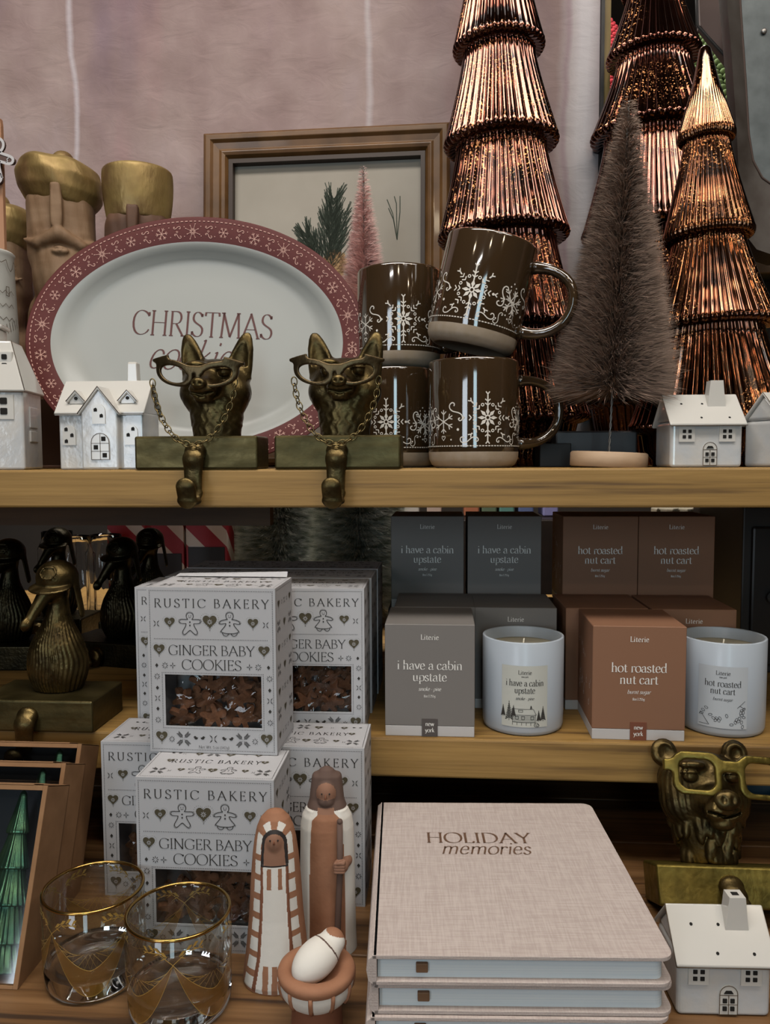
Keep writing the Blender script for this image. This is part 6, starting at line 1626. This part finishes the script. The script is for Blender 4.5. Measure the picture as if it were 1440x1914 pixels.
dup(g1, (X(525, 1.46, 1100), 1.46, MZ), R(40), 'frosted green bottle brush tree in the shade behind the cookie boxes, left one')
cols = [('#b4aea6', 'white'), ('#b09c90', 'cream'), ('#a8684a', 'orange'), ('#5c6e58', 'green'), ('#5a8a82', 'teal'), ('#5c6c96', 'blue'), ('#8a88b8', 'lilac')]
for k, (c, nm) in enumerate(cols):
    px = (770, 812, 882, 915, 948, 984, 1030)[k]; Y = 2.2; o = PY(px, 952, Y)
    b = MB(); b.box((-.021, 0, 0), (.021, .12, o.z + .10 - 1.141)); tag(b.build('binder', mat('binder_' + nm, c, .6), loc=(o.x, Y, 1.141), bevel=.004), '%s upright binder far behind, in the gap over the candle boxes' % nm, 'binder', 'coloured binders seen through the gap')
b = MB(); b.box((-.6, 0, .0), (1.6, .14, 1.14)); tag(b.build('far_counter', DARKW, loc=(0, 2.1, 0), bevel=.004), 'dark counter far behind the shelves carrying the coloured binders', 'counter')
def cloth(px0, px1, py0, py1, Y, col, nm, lab):
    a, c = PY(px0, py1, Y), PY(px1, py0, Y); b = MB(); n = 12; W = c.x - a.x; Hh = c.z - MZ
    P = [(W * q / n, .012 * math.sin(q * 1.7) - .006) for q in range(n + 1)] + [(W * q / n, .03 + .006 * math.sin(q)) for q in range(n, -1, -1)]
    b.prism(P, 0, Hh); return tag(b.build('folded_cloth', mat(nm, col, .9), loc=(a.x, Y, MZ), bevel=.003), lab, 'cloth', 'cloths beside the dark cabinet')
cloth(1342, 1352, 968, 1180, 1.22, '#8c1a22', 'red_cloth', 'red cloth standing at the right beside the dark cabinet'); cloth(1330, 1341, 985, 1180, 1.20, '#2c4a68', 'blue_cloth', 'blue cloth standing at the right behind the terracotta boxes')
cloth(1222, 1335, 950, 1180, 1.24, '#8f8776', 'cream_cloth', 'crumpled cream cloth behind the terracotta boxes')
cab = thing('dark_cabinet', 'dark wooden cabinet at the right behind the candle', 'cabinet', (X(1450, 1.12, 1150), 1.02, MZ))
b = MB(); b.box((-.085, 0, 0), (.09, .2, .215)); b.box((-.092, -.006, .215), (.098, .2, .224)); b.build('cabinet_body', DARKW, cab, bevel=.002)
b = MB(); b.box((-.075, -.006, .010), (.08, 0, .19)); dd = b.build('door', mat('dark_door_wood', '#1a120e', .4), cab, bevel=.003)
b = MB(); b.ball((-.05, -.014, .10), .008); b.build('knob', WIRE, dd)

# top right corner
def bb_fill(): pass
def knit(px, ytop, ybot, halfpx, Y, m, lab, grp=None):
    top = PY(px, ytop, Y); bot = PY(px, ybot, Y); u = mpp(bot); Rb = halfpx * u; Hh = top.z - bot.z
    o = thing('knitted_tree', lab, 'knitted tree', (bot.x, Y, bot.z)); b = MB(); n = 44; rows = int(Hh / .011); vs = []
    b.lathe([(Rb * .96, 0), (Rb * .5, Hh * .48), (.004, Hh * .98)], 40, smooth=True)
    for r_ in range(rows):
        t = r_ / rows; rad = Rb * (1 - t) ** .9 + .003; k = max(4, int(2 * PI * rad / .013))
        for q in range(k):
            a = 2 * PI * (q + .5 * (r_ % 2)) / k
            c = Vector((rad * math.cos(a), rad * math.sin(a), Hh * t)); b.ball(c, (.0075, .0075, .0065), n=7, k=5)
    b.build('knitted_cone', m, o, recalc=False); return o
knit(1122, 25, 300, 150, 2.0, RED, 'red knitted cone tree behind the wall edge')
knit(1338, 20, 235, 110, 1.55, GREENK, 'green knitted cone tree between the copper glass trees')
b = MB(); zz = PY(1338, 235, 1.55).z; b.box((.40, 1.5, zz - .02), (1.35, 1.75, zz - .002)); tag(b.build('rear_shelf_board', mat('rear_board', '#4c3a2a', .6), bevel=.002), 'brown board carrying the green knitted tree at the upper right', 'shelf')
b = MB(); zz2 = PY(1122, 300, 2.0).z; b.box((.18, 1.78, zz2 - .022), (1.3, 2.25, zz2 - .002)); tag(b.build('rear_shelf_board', mat('rear_board', '#4c3a2a', .6), bevel=.002), 'brown board carrying the red knitted tree behind the wall edge', 'shelf')
for py, lab in ((208, 'upper'), (246, 'lower')):
    a = PY(1335, py + 6, 1.25); c = PY(1420, py - 12, 1.32); b = MB(); b.tube([a, c], .0085, 14); tag(b.build('wooden_dowel', PALEWOOD), '%s of two pale dowels between the amber tree and the metal tray' % lab, 'dowel', 'pale dowels')
for y0, y1, c, lab, px0, px1, nm in ((284, 302, '#7c2420', 'small red box above the other red box at the far right', 1366, 1386, 'red_box_print'), (330, 356, '#8a2430', 'small red box below the other red box at the far right', 1366, 1392, 'red_box_card')):
    a, d_ = PY(px0, y1, 1.3), PY(px1, y0, 1.3); b = MB(); b.box((0, 0, 0), (d_.x - a.x + .05, .05, d_.z - a.z)); tag(b.build('red_box', mat(nm, c, .5), loc=a, bevel=.002), lab, 'box', 'red boxes at the far right')
for y0, y1, c, nm, lab in ((480, 512, '#54422f', 'rear_plank', 'brown plank below the metal tray at the right edge'), (558, 582, '#2c6a50', 'green_strip_paint', 'green edged plank at the right edge under the brown one')):
    a, d_ = PY(1385, y1, 1.22), PY(1440, y0, 1.22); b = MB(); b.box((0, 0, 0), (.4, .25, d_.z - a.z)); tag(b.build('rear_plank', mat(nm, c, .5), loc=a, bevel=.002), lab, 'plank')
a = PY(1380, 860, 1.24); b = MB(); b.box((0, 0, 0), (.5, .02, .55)); tag(b.build('screen_board', mat('dark_panel_paint', '#1c1613', .7), loc=(a.x - .03, 1.26, MZ), bevel=.001), 'dark panel behind the amber glass tree at the right', 'panel')
# galvanised tray hung at the right: rounded lower corner, raised rim
gv = thing('galvanised_tray', 'galvanised metal tray with rounded corner hanging at the upper right', 'metal tray', (0, 0, 0)); Yg = 1.02
ZM = mat('galvanised_zinc', '#595e5f', .5, metal=.4, var='#474c4d', vscale=38, bump=.1, bscale=60); ZD = mat('rusty_zinc_rim', '#4b4540', .6, metal=.35, var='#3a322c', vscale=30)
out_px = [(1345, -160), (1368, 100), (1378, 250), (1385, 400), (1395, 440), (1415, 466), (1450, 478), (1620, 470), (1620, -160)]
in_px = [(1376, -160), (1385, 20), (1394, 150), (1400, 250), (1408, 300), (1425, 332), (1450, 350), (1620, 345), (1620, -160)]
O = [PY(x, y, Yg) for x, y in out_px]; I_ = [PY(x, y, Yg + .012) for x, y in in_px]
b = MB(); n = len(O); b.add([tuple(v) for v in O] + [tuple(v) for v in I_], [(i, i + 1, n + i + 1, n + i) for i in range(n - 1)], 0, True)
b.add([tuple(v) for v in O] + [(v.x + .01, v.y + .05, v.z) for v in O], [(i, i + 1, n + i + 1, n + i) for i in range(n - 1)], 0, True); b.build('rim', ZD, gv, recalc=False)
b = MB(); b.prism([(v.x, v.z) for v in I_], Yg + .012, Yg + .015, fn=lambda x, z, d: (x, d, z)); b.build('metal_sheet', ZM, gv)
b = MB(); b.tube([tuple(v) for v in I_[:-1]], .0016, 6); b.build('wired_edge', mat('rust_edge', '#3b2a22', .7), gv)
b = MB(); q = PY(1429, 58, Yg + .010); b.ball(q, (.0035, .002, .0035)); b.build('rivet', WIRE, gv)
a = [PY(x, y, 1.16) for x, y in ((1302, -120), (1366, -120), (1366, 122), (1310, 48))]; b = MB(); b.prism([(v.x, v.z) for v in a], 1.16, 1.175, fn=lambda x, z, d: (x, d, z)); tag(b.build('brown_panel', mat('dusky_brown_board', '#4d3d38', .7), bevel=.001), 'slanted brown board hanging beside the metal tray at the top', 'board')
a = [PY(x, y, 1.155) for x, y in ((1300, -120), (1304, 48), (1368, 118), (1392, 165), (1398, 240))]; b = MB(); b.tube([tuple(v) for v in a], .0022, 8); tag(b.build('hanging_rope', BLACK), 'black rope running down beside the slanted brown board', 'cord')
b = MB(); a, c = PY(1363, -120, 1.15), PY(1371, 120, 1.15); b.box((a.x, 1.15, c.z), (c.x, 1.158, a.z)); tag(b.build('black_post', BLACK, bevel=.001), 'narrow black post between the brown board and the metal tray', 'post')

# castor wheel and dark clutter under the middle shelf at the right
cw = thing('castor_wheel', 'dark blue castor wheel under the shelf behind the brass bear', 'castor', (X(1412, .95, 1560), .95, BZ))
b = MB(); M = Matrix.Translation((0, 0, .038)) @ Matrix.Rotation(R(90), 4, 'X')
b.lathe([(.001, -.008), (.020, -.009), (.026, -.012), (.037, -.010), (.038, 0), (.037, .010), (.026, .012), (.020, .009), (.001, .008)], 48, M=M); b.build('wheel', mat('petrol_blue_rubber', '#1f3642', .5), cw)
b = MB(); b.box((-.011, -.018, .030), (.011, -.013, .090)); b.build('fork', mat('grey_steel', '#4c4a48', .4, metal=.7), cw, bevel=.003)
b = MB(); b.ball((0, -.018, .038), (.007, .004, .007)); b.build('axle_nut', WIRE, cw)

# --- lights: ceiling panels of the shop and daylight from the shop window behind the viewer
def area(name, loc, rot, sx, sy, e, col):
    l = bpy.data.lights.new(name, 'AREA'); l.shape = 'RECTANGLE'; l.size = sx; l.size_y = sy; l.energy = e; l.color = col
    o = bpy.data.objects.new(name, l); COL.objects.link(o); o.location = loc; o.rotation_euler = rot; return o
area('ceiling_panel_light', (-.35, .20, 2.7), (0, 0, 0), 1.2, .35, LE1, (1, .95, .89))
area('ceiling_panel_light', (.75, .05, 2.7), (0, 0, 0), 1.0, .3, LE1 * .6, (1, .95, .89))
area('ceiling_panel_light', (-.9, -1.9, 2.7), (0, 0, 0), .45, .12, LE1 * .38, (1, .95, .9))
area('ceiling_panel_light', (.8, -1.3, 2.7), (0, 0, 0), .4, .10, LE1 * .3, (1, .95, .9))
area('ceiling_panel_light', (-.3, 1.62, 2.7), (0, 0, 0), 1.6, .4, LE1 * 2.2, (1, .95, .88))
area('shop_window_light', (.15, -2.9, 1.65), (R(90), 0, 0), .50, 1.5, LE2, (.66, .90, 1.0))
area('shop_window_light', (-1.6, -2.9, 1.65), (R(90), 0, 0), .9, 1.3, LE2 * 1.5, (.80, .90, 1.0))
for k, (x, y, e) in enumerate(((-.25, -.6, 1), (.35, -.45, 1), (.05, -1.3, 1), (.95, -.3, .8), (-1.0, -.5, .8), (.55, .3, .5), (1.3, -1.5, 1))):
    l = bpy.data.lights.new('spot_bulb', 'POINT'); l.energy = LE3 * e; l.shadow_soft_size = .035; l.color = (1, .80, .55); o = bpy.data.objects.new('spot_bulb', l); COL.objects.link(o); o.location = (x, y, 2.45)
w_ = bpy.data.worlds.new('world'); SC.world = w_; w_.use_nodes = True; w_.node_tree.nodes['Background'].inputs[0].default_value = (.012, .011, .010, 1)

cam = bpy.data.cameras.new('camera'); cam.sensor_fit = 'AUTO'; cam.sensor_width = 36; cam.lens = 36 * FPX / 1914; cam.clip_start = .02
co = bpy.data.objects.new('camera', cam); COL.objects.link(co)
mt = Matrix((RGT, UPV, -FWD)).transposed().to_4x4(); mt.translation = ORG; co.matrix_world = mt
SC.camera = co
SC.view_settings.view_transform = 'Standard'; SC.view_settings.look = 'None'; SC.view_settings.gamma = 1; SC.view_settings.use_curve_mapping = False
SC.view_settings.exposure = EXPO
SC.cycles.use_denoising = True; SC.cycles.max_bounces = 12; SC.cycles.transparent_max_bounces = 16; SC.cycles.transmission_bounces = 10; SC.cycles.caustics_refractive = False; SC.cycles.caustics_reflective = False
